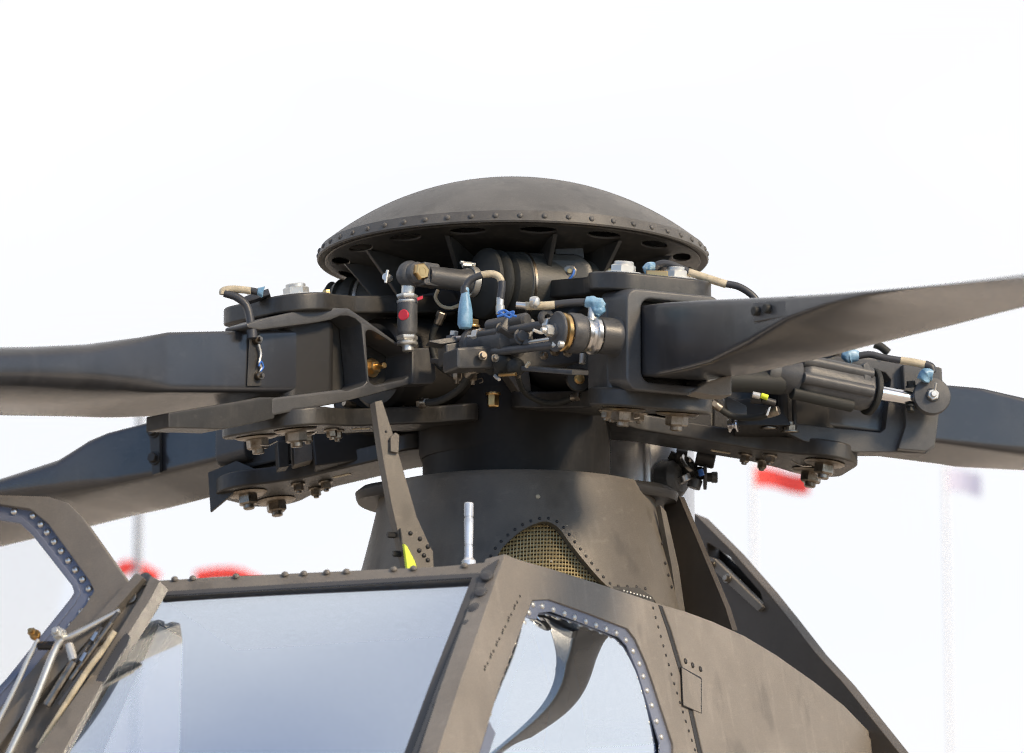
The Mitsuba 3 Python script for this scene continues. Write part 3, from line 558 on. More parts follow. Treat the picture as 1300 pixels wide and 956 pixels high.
for x0, y0, x1, y1, Y in ((330, 565, 352, 560, -.52), (385, 552, 402, 548, -.50), (785, 528, 812, 530, -.66), (1005, 585, 1030, 592, .05), (312, 632, 330, 640, .28)):
    p, q = at(x0, y0, Y), at(x1, y1, Y)
    add('lock_wire', tube([p, (p + q) / 2 + V(0, -.004, -.006), q], .0016, 6, 5), 'mat_steel')
for x, y, Y, r in ((612, 452, -.66, .008), (628, 455, -.68, .007), (704, 446, -.76, .009), (720, 448, -.78, .008), (690, 452, -.75, .007)):
    add('small_bolt', hexhead(at(x, y, Y), unit(V(.4, -.9, .05)), r, .008, washer=r * 1.4), 'mat_worn_steel', d1)
for x0, y0, x1, y1, r, mt in ((604, 426, 700, 411, .011, 'mat_damper'), (612, 449, 712, 437, .010, 'mat_damper'), (570, 431, 640, 424, .008, 'mat_steel'), (668, 436, 716, 428, .007, 'mat_steel')):
    p, q = dm(x0, y0, -.045), dm(x1, y1, -.045); u = unit(q - p)
    h = add('control_rod', cyl(p, q, r, 18), mt)
    for w in (p, q - u * .016): add('rod_nut', hexhead(w, u, r * 1.5, .016), 'mat_damper' if mt == 'mat_steel' else 'mat_zinc', h)
# ---------------------------------------------------------------- cables
def cable(pts, r=.0085, mat='mat_cable', parent=None, name='cable', Y=None, seg=12, label=None):
    P_ = [at(x, y, Y if yy is None else yy) for x, y, yy in [(p + (None,))[:3] for p in pts]]
    return add(name, tube(P_, r, seg), mat, parent or HELI, smooth=50, label=label)
def wrap(pts, r, mat, parent, Y, name='tape_wrap'):
    p = [at(x, y, Y) for x, y in pts]; p = spline(p, 6)
    m = tube(p, r, 20, 4)
    v = m.vertices; v += (meshkit.noise(v * 90, 3)[:, None] - .5) * .007 * unit(V(1, 1, 1)) + (meshkit.noise(v * 60, 8)[:, None] - .5) * V(.005, -.005, .003)
    return add(name, m, mat, parent, smooth=60)
w1 = cable([(590, 370), (593, 360), (601, 353), (612, 349)], .0085, Y=-.72, label='short looping sensor cable with blue tape at its foot')
cable([(611, 349), (624, 347.5), (633, 351), (637, 358)], .0085, 'mat_cream', w1, 'sleeve', -.72)
cable([(637, 357), (637, 366), (635, 380)], .0092, 'mat_cable', w1, 'tail', -.72)
add('tape_boot', lathe([(0, -.005), (.014, -.005), (.018, .004), (.017, .035), (.014, .055), (.010, .075), (.009, .092), (0, .092)], at(590.5, 414, -.72), V(0, 0, 1), 20), 'mat_blue_tape', w1)
add('ferrule', lathe([(0, 0), (.0095, 0), (.0105, .004), (.0095, .010), (.0095, .018), (0, .018)], at(590, 373, -.72), V(0, 0, 1), 18), 'mat_cable', w1)
add('connector', lathe([(0, -.01), (.010, -.01), (.011, .01), (.009, .012), (.009, .03), (0, .03)], at(635, 394, -.72), V(0, 0, 1), 18), 'mat_zinc', w1)
for pts in (((632, 398), (640, 394), (650, 400), (656, 402)), ((631, 402), (641, 399), (652, 396), (648, 403)), ((633, 395), (640, 400), (648, 404))):
    add('wire_tie', tube([at(x, y, -.735) for x, y in pts], .0032, 6), 'mat_blue_wire', w1)
w2 = cable([(655, 387.5), (670, 388.5)], .0085, 'mat_steel', Y=-.80, label='sensor cable with a cream sleeve along the damper')
cable([(667, 388.5), (690, 388), (704, 387)], .0098, 'mat_cream', w2, 'sleeve', -.80)
cable([(702, 387), (725, 384.5), (748, 383.5)], .0092, 'mat_cable', w2, 'tail', -.80)
wrap([(743, 383), (753, 385), (761, 388), (766, 391)], [.012, .016, .019, .012], 'mat_blue_tape', w2, -.80)
wrap([(754, 386), (760, 394), (764, 399)], [.014, .016, .010], 'mat_blue_tape', w2, -.80)
wrap([(672, 383), (679, 384), (684, 388)], [.010, .014, .010], 'mat_zinc', w2, -.815)
cable([(752, 388), (751, 400), (752, 413)], .009, 'mat_zinc', w2, 'clear_tube', -.80)
w3 = cable([(828, 342), (838, 335), (852, 336), (876, 346)], .0088, Y=-.62, label='cable arching over the right front arm')
cable([(874, 345.5), (897, 353), (922, 361)], .0098, 'mat_cream', w3, 'sleeve', -.62)
cable([(920, 360), (938, 364), (955, 375), (966, 390)], .0088, 'mat_cable', w3, 'tail', -.62)
wrap([(818, 343), (824, 340), (831, 339)], [.009, .014, .012], 'mat_blue_tape', w3, -.62)
add('terminal_block', outward(box(at(834, 350, -.66), (.052, .019, .03), V(0, -1, .05), V(1, 0, -.03), .003)), 'mat_brass', w3)
w4 = cable([(285, 372), (300, 377), (312, 387), (317, 402), (318.5, 418), (320, 428)], .0098, Y=-.72, label='cable looping from the left front arm down to the blade root')
cable([(283, 374), (284, 369), (296, 367), (318, 369)], .0088, 'mat_cream', w4, 'sleeve', -.72)
cable([(300, 367.5), (318, 369), (330, 371.5)], .0085, 'mat_cable', w4, 'tail', -.70)
wrap([(327, 370), (334, 371)], [.009, .012], 'mat_blue_tape', w4, -.70)
add('terminal_block', outward(box(at(327, 377, -.62), (.06, .016, .03), V(0, -1, .05), V(1, 0, .35), .003)), 'mat_cable', w4)
add('cable_shoe', cyl(at(319, 416, -.725), at(320.5, 430, -.725), .0125, 16), 'mat_cable', w4)
w5 = cable([(1088, 452), (1104, 450), (1122, 454), (1145, 458)], .0088, Y=-.10, label='cable bridging the far right damper')
cable([(1143, 457.5), (1160, 460), (1176, 463.5)], .0098, 'mat_cream', w5, 'sleeve', -.10)
cable([(1174, 462.5), (1182, 466), (1184, 473)], .0105, 'mat_cable', w5, 'tail', -.10)
wrap([(1073, 458), (1078, 452), (1090, 452)], [.012, .020, .012], 'mat_blue_tape', w5, -.10)
wrap([(1172, 483), (1176, 476), (1184, 476)], [.015, .018, .014], 'mat_blue_tape', w5, -.10)
cable([(1110, 437), (1118, 440), (1128, 448)], .0105, 'mat_rubber', w5, 'plug', .0)
# ---------------------------------------------------------------- mast fairing with the air intake
CX = .012
cz = z_at(594, CX, -.335)
outer = [(.318, .0), (.335, -.004), (.345, -.02), (.352, -.06), (.366, -.12), (.384, -.19), (.405, -.27), (.425, -.36), (.44, -.48), (.445, -.62)]
prof = [(.30, -.62), (.30, -.02), (.305, -.004)] + outer + [(.30, -.62)]
solid = lathe(prof[::-1], V(CX, 0, cz), seg=128)
import manifold3d as m3
def to_m(m):
    t = trimesh.Trimesh(m.vertices, m.faces, process=True); t.merge_vertices(); trimesh.repair.fix_normals(t)
    return m3.Manifold(m3.Mesh(np.asarray(t.vertices, np.float32), np.asarray(t.faces, np.uint32)))
def from_m(m):
    q = m.to_mesh(); return trimesh.Trimesh(q.vert_properties[:, :3], q.tri_verts, process=False)
ng = unit(V(.20, -.97, .10))
def skin_at(px, py):                            # where the view ray meets the fairing
    d = ray(px, py); zz = np.array([z for r, z in outer])[::-1]; rr = np.array([r for r, z in outer])[::-1]
    for t in np.linspace(8.6, 10.2, 1600):
        p = EYE + d * t
        if math.hypot(p[0] - CX, p[1]) < np.interp(p[2] - cz, zz, rr) + .003: break
    return p, unit(V(p[0] - CX, p[1], .2 * .4))
pg, _ = skin_at(705, 705)
arch = [(624, 800), (626, 722), (632, 705), (641, 692), (660, 675), (676, 666), (690, 662), (700, 664), (710, 671), (722, 687), (745, 716), (771, 744), (790, 748), (812, 749), (828, 758), (836, 775), (836, 800)]
flange = [(606, 800), (611, 722), (618, 701), (630, 684), (652, 666), (672, 657), (690, 653), (705, 656), (718, 664), (732, 682), (755, 711), (778, 737), (795, 741), (815, 742), (836, 752), (846, 775), (846, 800)]
def skin_panel(pts, t, lift):                    # outline given by where the view rays meet the skin
    ex, ey, _ = basis(ng); q = [skin_at(*p)[0] - pg for p in pts]
    return outward(place(slab(soft([(a @ ex, a @ ey) for a in q], .004), t, .001), pg + ng * lift, ng, ex))
arch = [tuple(p) for p in spline(arch, 3)]; flange = [tuple(p) for p in spline(flange, 3)]
cut = to_m(skin_panel(arch, .16, .06))
body = to_m(solid) - cut
fairing = add('mast_fairing', from_m(body), 'mat_cowl', smooth=24, label='brown weathered mast fairing with an arched intake')
skin = lathe([(.29, -.62), (.29, -.02)] + [(r + .003, z - .002) for r, z in outer[1:]] + [(.29, -.62)], V(CX, 0, cz), seg=128)
fl = to_m(skin_panel(flange, .16, .06)) - cut
edging = (to_m(skin.copy()) ^ fl)
add('intake_edging', from_m(edging), 'mat_cowl', fairing, smooth=24)
pts = np.array([((a[0] + b[0]) / 2, (a[1] + b[1]) / 2) for a, b in zip(arch[4:-7], flange[4:-7])]); s = np.concatenate([[0], np.cumsum(np.linalg.norm(np.diff(pts, axis=0), axis=1))])
for q in np.arange(6, s[-1], 11.5):
    x, y = np.interp(q, s, pts[:, 0]), np.interp(q, s, pts[:, 1])
    if y > 765: continue
    p, n = skin_at(x, y)
    add('rivet', dome(p, n, .0042, .0022, 8), 'mat_dark', fairing, smooth=True)
for q in ((838, 660), (841, 690), (845, 715), (849, 730), (853, 745)):
    p, n = skin_at(*q); add('rivet', dome(p, n, .0042, .0022, 8), 'mat_dark', fairing, smooth=True)
for x, y, r in ((683, 630, .006), (700, 712, .003), (720, 668, .003)):
    p, n = skin_at(x, y); add('chip', lathe([(r, 0), (r * .8, .0012), (0, .0012)], p - n * .0015, n, 9), 'mat_cream', fairing)
# woven screen in the intake
ex, ey, _ = basis(ng); wires = []
pgi = pg - ng * .028
loc = lambda x, y: ((q := skin_at(x, y)[0] - pgi) @ ex, q @ ey)
win = Polygon([loc(*p) for p in arch[:-9] + [(800, 800)]]).buffer(.012)
ZZ, RR = np.array([z for r, z in outer])[::-1], np.array([r for r, z in outer])[::-1]
def sunk(uv, depth):                             # points of the screen's plane pushed along its normal onto the skin, depth metres inside it
    uv = np.asarray(uv, float).reshape(-1, 2); p = pgi + np.outer(uv[:, 0], ex) + np.outer(uv[:, 1], ey)
    lo, hi = np.full(len(p), -.25), np.full(len(p), .15)
    for _ in range(26):
        m = (lo + hi) / 2; q = p + m[:, None] * ng
        inside = np.hypot(q[:, 0] - CX, q[:, 1]) < np.interp(q[:, 2] - cz, ZZ, RR) - depth
        lo, hi = np.where(inside, m, lo), np.where(inside, hi, m)
    return p + ((lo + hi) / 2)[:, None] * ng
u0, v0, u1, v1 = win.bounds
for fam in (0, 1):
    for w in np.arange((u0 if fam else v0) - .1, (u1 if fam else v1) + .1, .0080 if fam else .0098):
        ln = [(w + .010 * math.sin(t * 9), t) for t in np.linspace(v0, v1, 26)] if fam else [(t, w - .55 * (t + .01) ** 2 + .03 * t) for t in np.linspace(u0, u1, 30)]
        g_ = LineString(ln).intersection(win)
        for seg_ in getattr(g_, 'geoms', [g_]):
            if seg_.length > .01: wires.append(tube(sunk(seg_.coords, .030 if fam else .032), .0014 if fam else .0027, 5, 0))
add('intake_screen', join(*wires), 'mat_grille', fairing, smooth=60); labels[fairing + '__intake_screen'] = {'label': 'brass-coloured woven wire screen in the intake', 'kind': 'stuff'}
bm = slab(win.buffer(.004), .002, .0002, 1); bv, bf = trimesh.remesh.subdivide_to_size(bm.vertices, bm.faces, .03, max_iter=8)
add('intake_backing', trimesh.Trimesh(sunk(bv[:, :2], .038), bf, process=False), 'mat_screen_back', fairing)
ins = [(774, 744), (812, 746), (829, 758), (833, 772), (800, 772)]
add('perforated_strip', panel(ins, pg - ng * .02, ng, .004, .001), 'mat_dark', fairing)
for i in range(9):
    x = 792 + 4.2 * i; add('perforation_stud', dome(on(x, 750 + .28 * (x - 792) - .0, pg - ng * .019, ng), ng, .0028, .0015, 6), 'mat_zinc', fairing, smooth=True)
# collar flange round the back of the opening
fz = cz - .004
rows = []
for a in np.linspace(math.radians(-40), math.radians(222), 80):
    e = min(a - math.radians(-40), math.radians(222) - a) / math.radians(34); e = 1 if e > 1 else e * e * (3 - 2 * e)
    rows.append([V(CX + r * math.cos(a), r * math.sin(a), fz + z) for r, z in ((.31, -.03), (.318 + .082 * e, -.034), (.326 + .078 * e, -.026), (.328 + .078 * e, -.014), (.318 + .07 * e, .0), (.31, .004))])
add('rear_flange', outward(loft(rows, True, True)), 'mat_dark', fairing)
# ---------------------------------------------------------------- dark fin and engine fairing behind
nf_ = unit(V(-.70, -.71, .02))
add('rear_fin', outward(panel([(842, 640), (850, 632), (862, 630), (921, 771), (930, 800), (866, 800), (856, 730), (848, 670)], at(880, 720, -.02), nf_, .02, .002, .001)), 'mat_fairing', label='dark triangular fairing fin right of the intake')
add('trailing_strip', outward(panel([(838, 640), (846, 650), (862, 720), (872, 790), (863, 790), (853, 720)], at(855, 710, -.10), unit(V(.75, -.65, .1)), .016, .002, .002)), 'mat_cowl', fairing)
ne = unit(V(-.72, -.68, .12)); pe = at(980, 780, .75)
ef = add('engine_fairing', outward(panel([(850, 640), (884, 654), (930, 700), (972, 748), (1000, 783), (1035, 828), (1070, 866), (1165, 985), (840, 985)], pe, ne, .05, .01, .012, [[(897, 688), (925, 706), (965, 752), (969, 766), (963, 769), (925, 738), (899, 712)]], .004)), 'mat_fairing', label='dark engine fairing sloping down behind the cabin')
add('slot_lining', panel([(889, 676), (962, 741), (972, 772), (960, 785), (885, 735)], pe, ne, .01, .001, lift=-.05), 'mat_dark', ef)
add('slot_sill', outward(panel([(897, 706), (905, 708), (968, 770), (962, 776), (899, 718)], pe, ne, .03, .004, .002, lift=.012)), 'mat_frame', ef)
for x, y in ((908, 720), (928, 738)):
    add('sill_bolt', hexhead(on(x, y - 2, pe, ne) + ne * .012, ne, .009, .009, washer=.013), 'mat_worn_steel', ef)
# silver drum and control links seen behind the mast
dc = at(805, 600, .42)
sd = add('gearbox_drum', lathe([(0, -.2), (.155, -.2), (.158, -.19), (.158, .10), (.150, .112), (.10, .118), (0, .118)], dc, V(0, 0, 1), 60), 'mat_silver', label='bright metal gearbox drum behind the mast')
add('rib', outward(box(at(822, 592, .255), (.016, .2, .02), V(.1, -.99, 0), V(1, 0, 0), .004, .003)), 'mat_silver', sd)
add('side_boss', lathe([(0, 0), (.05, 0), (.052, .006), (.050, .04), (.036, .056), (0, .06)], at(843, 609, .28), unit(V(.8, -.58, 0)), 34), 'mat_damper', sd)
lk2 = add('control_link', join(*[outward(trimesh.creation.icosphere(2, r).apply_translation(at(x, y, .25))) for x, y, r in ((866, 586, .02), (876, 597, .022), (888, 601, .018))], tube([at(x, y, .25) for x, y in ((850, 577), (864, 585), (877, 598), (886, 612))], .012, 10)), 'mat_rubber', smooth=40, label='control link joint with bolts behind the right arm')
for (x0, y0, x1, y1, r, mt) in ((858, 578, 872, 580, .020, 'mat_dark'), (884, 578, 908, 583, .026, 'mat_dark'), (868, 604, 872, 612, .022, 'mat_steel'), (880, 620, 884, 608, .018, 'mat_sleeve'), (893, 606, 897, 606, .032, 'mat_damper'), (897, 606, 911, 606, .012, 'mat_rubber'), (903, 606, 911, 606, .0145, 'mat_damper')):
    add('joint_piece', cyl(at(x0, y0, .24), at(x1, y1, .24), r, 22), mt, lk2)
add('wire_tie', cyl(at(889, 596, .20), at(891, 604, .20), .007, 8), 'mat_blue_wire', lk2)
add('clamp_ring', lathe([(.020, -.004), (.027, -.004), (.027, .004), (.020, .004)], at(874, 588, .22), unit(V(.7, -.5, .5)), 24), 'mat_steel', lk2)

# ---------------------------------------------------------------- cable cutter on the canopy roof
nc = unit(V(.42, -.90, .06)); pc_ = at(515, 640, -.93)
wc = add('cable_cutter', outward(panel([(476, 510), (485, 508), (498, 548), (505, 572), (529, 656), (541, 683), (548, 698), (549, 722), (516, 722), (509, 692), (497, 640), (486, 580), (480, 540)], pc_, nc, .03, .003, .001)), 'mat_cowl', label='slim upright cable cutter blade on the canopy roof')
add('cheek_plate', outward(panel([(508, 668), (516, 676), (530, 675), (544, 690), (550, 700), (551, 724), (520, 724), (512, 700)], pc_, nc, .008, .0015, .002, lift=.009)), 'mat_cowl', wc)
add('clip', outward(panel([(496, 555), (502, 549), (507, 552), (506, 575), (496, 573)], pc_, nc, .01, .002, .001, lift=.01)), 'mat_cowl', wc)
for x, y in ((519, 678), (531, 685), (541, 695), (530, 700), (536, 706), (541, 712)):
    add('rivet', dome(on(x, y, pc_, nc) + nc * .0095, nc, .0055, .004, 8), 'mat_dark', wc, smooth=True)
for x, y in ((490, 548), (494, 560)): add('rivet', dome(on(x, y, pc_, nc) + nc * .0005, nc, .003, .002, 8), 'mat_dark', wc, smooth=True)
ncx = np.cross(V(0, 0, 1), nc)
for x, y in ((503, 678), (510, 702)):
    p = on(x, y, pc_, nc) - nc * .014
    add('side_bolt', hexhead(p + unit(V(-.9, -.42, 0)) * -.004, unit(V(-.9, -.42, 0)), .007, .02), 'mat_dark', wc)
add('painted_wedge', outward(panel([(513, 690), (517, 693), (527, 712), (530, 722), (517, 722)], pc_, nc, .012, .002, lift=.020)), 'mat_yellow', wc)
an = at(595, 714, -.95)
ak = add('antenna_stub', lathe([(0, -.02), (.016, -.02), (.016, .004), (.012, .008), (.0095, .012), (.0095, .036), (.0085, .037), (.0085, .040), (.0095, .041), (.0105, .10), (.009, .101), (.009, .104), (.0105, .105), (.0105, .135), (.009, .137), (0, .137)], an, V(0, .02, 1), 22), 'mat_silver', label='short polished metal tube on the canopy roof')
# ---------------------------------------------------------------- canopy
K, Lc = at(640, 706, -1.25), at(198, 737, -1.10)
lat = unit(K - Lc); BACK = unit(V(.45, .89, 0)); BACK = unit(BACK - V(lat[0], lat[1], 0) * np.dot(BACK, lat) * .0)
down = unit(V(-.45, -.89, 0) * math.cos(math.radians(52)) - V(0, 0, 1) * math.sin(math.radians(52)))
nw = unit(np.cross(lat, down)); nw = nw if nw @ FWD < 0 else -nw
ws = add('windscreen_frame', outward(panel([(196, 737), (300, 731), (450, 724), (560, 719), (625, 713), (641, 704), (585, 867), (548, 990), (508, 990), (553, 867), (606, 729), (450, 737), (204, 753), (186, 780), (130, 867), (60, 990), (20, 990), (120, 850)], K, nw, .012, .003, .002)), 'mat_frame', label='windscreen frame with a row of rivets')
def blown_pane(name, px, p0, n, lift, bulge, soft_, mat, parent, t=.004):
    """a transparent pane with a slight outward bulge"""
    ex_, ey_, _ = basis(n)
    pw = Polygon([((q := on(x, y, p0, n) - p0) @ ex_, q @ ey_) for x, y in px]); sh = slab(pw, t, .0002, 1)
    wv, wf = trimesh.remesh.subdivide_to_size(sh.vertices, sh.faces, .022, max_iter=10)
    c0 = (wv[:, :2].max(0) + wv[:, :2].min(0)) / 2; hs = np.ptp(wv[:, :2], axis=0) / 2; q_ = (wv[:, :2] - c0) / hs; wv = wv.copy()
    wv[:, 2] += bulge * ((1 - q_[:, 0] ** 2) * (1 - q_[:, 1] ** 2) - soft_)
    wm = trimesh.Trimesh(wv, wf, process=True); wm.merge_vertices()
    return add(name, place(wm, p0 + n * lift, n, ex_), mat, parent, smooth=30)
blown_pane('windscreen_pane', [(203, 752), (607, 728), (553, 867), (506, 992), (58, 992), (129, 867)], K, nw, -.008, .022, .25, 'mat_coated_pane', ws)
add('seal', outward(panel([(201, 751), (607, 727), (610, 729), (556, 867), (510, 990), (500, 990), (546, 867), (599, 733), (205, 756)], K, nw, .004, .001, lift=.001)), 'mat_seal', ws)
add('post_seal', outward(panel([(612, 722), (633, 709), (579, 867), (541, 990), (516, 990), (561, 867)], K, nw, .006, .002, lift=.004)), 'mat_seal', ws)
for i in range(9):
    t = i / 8; x, y = 616 - 60 * t, 735 + 165 * t
    add('rivet', lathe([(.015, 0), (.014, .004), (.008, .007), (0, .0075)], on(x + 3, y, K, nw) + nw * .009, nw, 12), 'mat_seal', ws, smooth=40)
for x, y in ((222, 733), (245, 732), (300, 729.5), (362, 727), (386, 726), (415, 724.5), (440, 723.5), (500, 720.5), (525, 719.5), (590, 716)):
    add('rivet', dome(on(x, y + 3, K, nw) + nw * .002, unit(nw + V(0, 0, .8)), .008, .006, 8), 'mat_frame', ws, smooth=True)
# roof from the top edge back under the fairing
def quad_slab(p, t, n):
    p = np.array(p); q = p - unit(n) * t
    return outward(loft(np.stack([np.vstack([p, p[:1]])[:-1], np.vstack([q, q[:1]])[:-1]]), True, True))
Kr, Lr = K + nw * -.02, Lc + nw * -.02
add('canopy_roof', quad_slab([Kr, Lr, Lr + BACK * .34 - V(0, 0, .09), Kr + BACK * .34 - V(0, 0, .09)], .02, V(0, 0, 1)), 'mat_fuselage')
# side skin with its window
ms = unit(V(.87, -.46, .17)); pS = K.copy()
sideo = [(641, 703), (655, 709), (700, 722), (770, 744), (838, 767), (870, 776), (905, 789), (945, 807), (985, 831), (1036, 867), (1072, 896), (1110, 935), (1150, 990), (545, 990), (584, 867)]
wino = [(676, 762), (698, 761), (747, 778.6), (797, 798), (807, 811), (821, 842), (830, 868), (855, 945), (855, 992), (598, 992), (636, 867)]
side = add('side_skin', outward(panel(sideo, pS, ms, .05, .02, .003, [wino], .006)), 'mat_fuselage', label='sunlit tan cabin side with a riveted window')
ringi = [(684, 778), (700, 776), (745, 793), (786, 809), (796, 820), (810, 853), (838, 945), (838, 985), (612, 985), (650, 867)]
fr = add('window_strip', outward(panel(wino, pS, ms, .004, .001, .004, [ringi], .008, lift=-.006)), 'mat_strip', side)
blown_pane('window_pane', wino, pS, ms, -.010, .042, .3, 'mat_mirror_pane', side, .003)
riv = [(679, 767), (691, 769), (705, 773), (719, 778), (732, 783), (746, 788), (759, 793), (772, 798), (785, 803), (797, 812), (806, 826), (814, 842), (819, 858), (824, 876), (830, 895), (836, 915), (842, 935),
       (674, 777), (668, 790), (662, 804), (657, 817), (651, 831), (646, 844), (641, 858), (636, 872), (630, 888), (624, 905), (617, 925), (610, 945)]
for x, y in riv: add('window_rivet', dome(on(x, y, pS, ms) - ms * .006, ms, .0072, .005, 10), 'mat_zinc', side, smooth=True)
for i in range(13):
    t = i / 12; x, y = 660 - 45 * t, 757 + 93 * t
    add('rivet', dome(on(x, y, pS, ms), ms, .0035, .002, 8), 'mat_dark', side, smooth=True)
    if i % 2: add('rivet', dome(on(x - 3, y + 4, pS, ms), ms, .0035, .002, 8), 'mat_dark', side, smooth=True)
# door panel right of the window, a seam apart
add('door_panel', outward(panel([(842, 771), (872, 779), (905, 792), (945, 810), (985, 834), (1034, 868), (1068, 897), (1104, 936), (1140, 988), (900, 988), (873, 867), (853, 800)], pS, ms, .006, .003, .003, lift=.004)), 'mat_fuselage', side)
add('seam', outward(panel([(836, 768), (841, 769), (852, 800), (872, 867), (899, 988), (893, 988), (867, 867), (847, 800)], pS, ms, .001, .0002, lift=.0012)), 'mat_dark', side)
for i in range(16):
    t = i / 15; x, y = 829 + 47 * t + 6 * t * t, 772 + 180 * t
    add('rivet', dome(on(x, y, pS, ms), ms, .0042, .0025, 8), 'mat_dark', side, smooth=True)
for x, y in ((868, 840), (877, 845), (887, 850)): add('rivet', dome(on(x, y, pS, ms) + ms * .004, ms, .0075, .004, 10), 'mat_dark', side, smooth=True)
add('latch_plate', outward(panel([(866, 848), (890, 862), (890, 905), (868, 895)], pS, ms, .003, .0008, .001, lift=.0062)), 'mat_fuselage', side)
add('latch_gap', outward(panel([(865, 846), (891, 860.5), (891, 906), (867, 896)], pS, ms, .001, .0002, lift=.0048)), 'mat_dark', side)
# shoulder behind the side skin
top = [on(x, y, pS, ms) - ms * .03 for x, y in sideo[1:14]]
rows = []
for p in top:
    rows.append([p + V(-.87, .46, 0) * d + V(0, 0, 1) * h for d, h in ((.0, -.012), (.02, -.004), (.08, -.012), (.25, -.05), (.45, -.11))])
add('roof_shoulder', loft(rows), 'mat_fuselage', side, smooth=60)
# cabin inside: bulkhead behind the windscreen, seat behind the side window
pbk = at(400, 800, -.62); nbk = unit(V(-.25, -.95, .1))
cab = add('cabin_bulkhead', outward(panel([(206, 758), (600, 738), (560, 867), (510, 1000), (60, 1000), (140, 867)], pbk, nbk, .04, .004, .0, [[(196, 790), (231, 809), (226, 1000), (105, 1000), (150, 856)]], .0)), 'mat_interior', label='dark cabin bulkhead seen through the windscreen')
pst = at(720, 800, -.80); nst = unit(V(.5, -.86, 0))
st = add('seat', outward(panel([(693, 786), (752, 803), (754, 815), (750, 824), (735, 825), (728, 835), (735, 867), (752, 985), (705, 985), (722, 880), (712, 840)], pst, nst, .08, .02, .005)), 'mat_seat', label='blue-grey crew seat behind the side window')
# ---------------------------------------------------------------- left canopy frame, seen from inside the open side
nl_ = unit(V(-.30, -.92, .26)); pl_ = at(120, 740, -1.15)
lf = add('canopy_frame', outward(panel([(-90, 627), (0, 628), (62, 630), (86, 638), (104, 656), (165, 742), (60, 882), (-22, 990), (-130, 990), (-130, 627)], pl_, nl_, .035, .006, .004, [[(-90, 640), (0, 640), (38, 646), (60, 664), (113, 737), (119, 750), (109, 767), (30, 862), (-60, 970), (-120, 970), (-120, 640)]], .008)), 'mat_frame', label='curved canopy frame with a riveted transparent window at lower left')
add('rivet_strip', outward(panel([(-90, 638), (0, 638), (40, 644), (62, 662), (115, 735), (121, 750), (111, 769), (30, 866), (-60, 973), (-124, 973), (-124, 638)], pl_, nl_, .004, .0008, .004, [[(-90, 655), (0, 655), (27, 660), (44, 674), (96, 741), (99, 752), (92, 764), (14, 862), (-75, 960), (-115, 960), (-115, 655)]], .008, lift=-.014)), 'mat_strip', lf)
add('window_bead', outward(panel([(-90, 652), (0, 652), (29, 657), (46, 672), (99, 740), (102, 752), (95, 766), (16, 864), (-73, 963), (-118, 963), (-118, 652)], pl_, nl_, .006, .0025, .004, [[(-90, 660), (0, 660), (25, 664), (40, 678), (91, 743), (94, 752), (88, 761), (8, 861), (-80, 955), (-110, 955), (-110, 660)]], .008, lift=-.010)), 'mat_strip', lf)
add('window_pane', panel([(-124, 640), (0, 640), (38, 646), (60, 664), (113, 737), (119, 750), (109, 767), (30, 862), (-60, 970), (-124, 970)], pl_, nl_, .005, .0005, lift=-.019), 'mat_pane', lf, smooth=False)
for x, y in ((-20, 642), (18, 643), (42, 648), (52, 659), (60, 669), (69, 681), (78, 693), (87, 705), (96, 717), (105, 729), (113, 741), (116, 754), (104, 770), (91, 787), (78, 804), (65, 820), (52, 837), (39, 853), (26, 869), (13, 885), (0, 901), (-13, 917)):
    add('rivet', dome(on(x - 3, y + 4, pl_, nl_) - nl_ * .0135, nl_, .0085, .0065, 12), 'mat_steel', lf, smooth=True)
# wiper channel and arms along the post
ch = add('wiper_channel', outward(panel([(173, 727), (182, 733), (30, 905), (-30, 985), (-60, 985), (14, 900)], pl_, nl_, .05, .004, .001, lift=.030)), 'mat_frame', label='tan channel with wiper arms on the canopy post')
add('channel_rail', outward(panel([(191, 731), (203, 738), (190, 762), (130, 858), (50, 985), (30, 985), (118, 855), (180, 755)], pl_, nl_, .05, .004, .001, lift=.030)), 'mat_frame', ch)
add('channel_floor', outward(panel([(178, 730), (200, 735), (128, 860), (45, 985), (-40, 985), (22, 905)], pl_, nl_, .008, .001, lift=.002)), 'mat_frame', ch)
for x, y in ((186, 737), (167, 760), (128, 812)):
    add('screw', hexhead(on(x, y, pl_, nl_) + nl_ * .004, nl_, .015, .008, seg=14), 'mat_worn_steel', ch)
wp = lambda x, y, h=.03: on(x, y, pl_, nl_) + nl_ * h
wa = add('wiper_arm', join(tube([wp(161, 783, .04), wp(108, 815, .05), wp(90, 822, .05)], [.005, .008, .007], 12, 4), tube([wp(90, 822, .05), wp(80, 838, .05), wp(55, 900, .05), wp(15, 985, .05)], .009, 12, 4)), 'mat_zinc', ch)
add('wiper_arm', tube([wp(60, 822, .05), wp(46, 850, .05), wp(30, 885, .05), wp(-10, 965, .05)], .0055, 10, 4), 'mat_zinc', ch)
for x, y, r in ((57, 817, .011), (88, 817, .014)):
    add('pivot_nut', join(hexhead(wp(x, y, .05), nl_, r, .018, washer=r * 1.15, stub=.01)), 'mat_brass' if x < 60 else 'mat_zinc', ch)
add('pivot_bar', tube([wp(60, 829, .045), wp(88, 829, .045)], .010, 10, 0), 'mat_dark', ch)
add('wiper_blade', tube([wp(157, 812, .05), wp(140, 838, .05), wp(118, 868, .05), wp(60, 960, .05)], .0065, 10, 4), 'mat_cream', ch)
add('wiper_rubber', outward(panel([(160, 803), (165, 808), (162, 818), (128, 872), (70, 970), (55, 970), (112, 880), (150, 815)], pl_, nl_, .006, .002, .001, lift=.036)), 'mat_seal', ch)
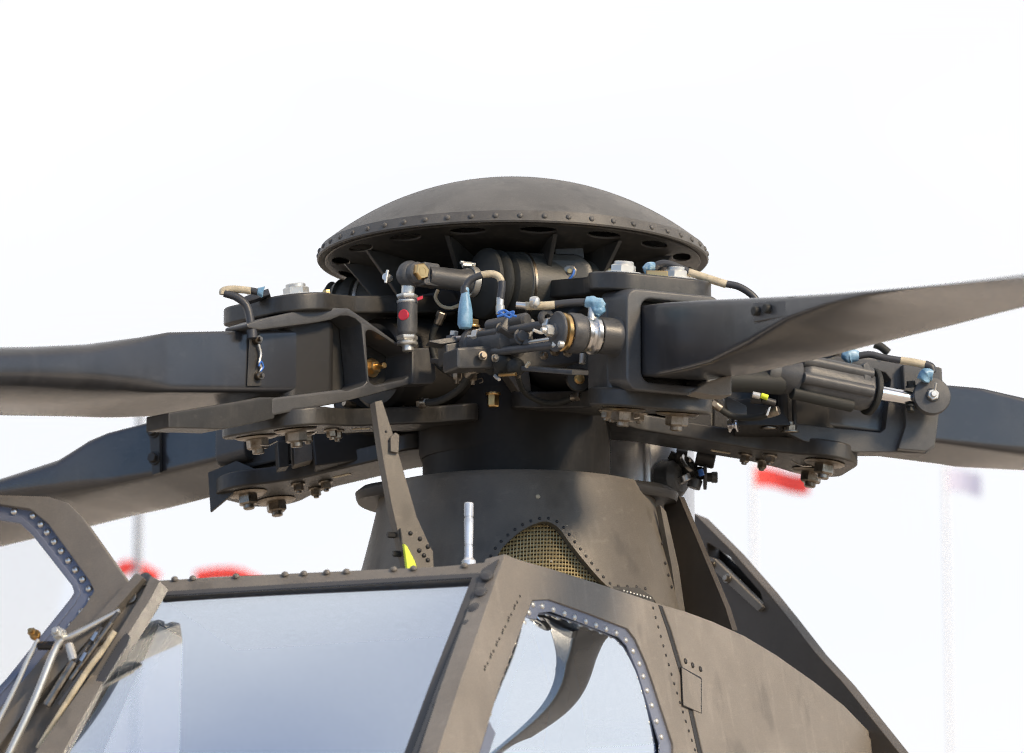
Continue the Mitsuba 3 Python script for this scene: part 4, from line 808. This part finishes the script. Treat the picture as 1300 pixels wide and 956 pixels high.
for x0, y0, x1, y1, r, mt in ((160, 787, 120, 842, .005, 'mat_seal'), (152, 800, 100, 872, .006, 'mat_worn_steel'), (140, 806, 98, 860, .0045, 'mat_seal'), (116, 862, 86, 905, .007, 'mat_seal'), (98, 828, 104, 848, .010, 'mat_zinc'), (104, 850, 70, 905, .010, 'mat_worn_steel')):
    add('linkage_rod', tube([wp(x0, y0, .045), wp(x1, y1, .045)], r, 10, 0), mt, ch)
for x, y in ((132, 819), (118, 845)):
    add('wiper_clip', outward(box(wp(x, y, .05), (.022, .010, .014), nl_, wp(x + 10, y - 16, .05) - wp(x, y, .05), .002)), 'mat_steel', ch)

# ---------------------------------------------------------------- distant things, far out of focus
def flagpole(px, py, Y, wdt, hgt, name='red_flag', lab='', mat='mat_flag'):
    p = at(px, py, Y)
    k = name
    k = fresh(k); labels[k] = {'label': lab, 'category': 'flag'}
    u = np.linspace(0, wdt, 14); vv = np.linspace(0, -hgt, 8)
    rows = [[p + V(a, .06 * math.sin(a * 7) , b - .12 * a + .03 * math.sin(a * 9)) for a in u] for b in vv]
    rows2 = [[q + V(0, .004, 0) for q in r] for r in rows]
    add('cloth', join(loft(rows), loft(rows2)), mat, k, smooth=True)
    add('pole', cyl(V(p[0], p[1], 0), p + V(0, 0, .15), .02, 14), 'mat_pole', k)
    return k
flagpole(956, 594, 34, .62, .21, lab='blurred red flag in the distance under the far right arm')
flagpole(1200, 596, 36, .42, .26, 'pale_flag', 'blurred pale lavender flag in the distance under the far right blade', 'mat_pale_flag')
k = fresh('exhibition_tent'); labels[k] = {'label': 'blurred white exhibition tent with a red-edged roof far behind the canopy', 'category': 'tent'}
tp = at(165, 712, 40)
def prism(p, w, d, h):
    a = [V(-w, 0, 0), V(w, 0, 0), V(w, 0, h * .5), V(0, 0, h), V(-w, 0, h * .5)]
    f_ = [p + q for q in a]; b_ = [q + V(0, d, 0) for q in f_]
    return outward(loft(np.array([f_, b_]), True, True))
add('canopy', prism(V(tp[0] + .9, tp[1], 0), 2.2, 4, tp[2] - .25), 'mat_tent', k, smooth=False)
for (x0, y0, x1, y1) in ((150, 727, 166, 716), (166, 716, 200, 735), (248, 734, 268, 729), (268, 729, 300, 728), (300, 728, 330, 742)):
    add('red_edging', cyl(at(x0, y0, 39.8), at(x1, y1, 39.8), .09, 10), 'mat_flag', k)
k = fresh('lamp_post'); labels[k] = {'label': 'blurred grey post in the distance behind the far left blade', 'category': 'post'}
q = at(176, 640, 30)
add('shaft', cyl(V(q[0], q[1], 0), q + V(0, 0, 1.2), .05, 16, r2=.035), 'mat_post', k)
add('lamp_head', outward(box(q + V(.2, 0, 1.22), (.5, .12, .2), V(0, -1, 0), V(1, 0, 0), .02, .03)), 'mat_post', k)
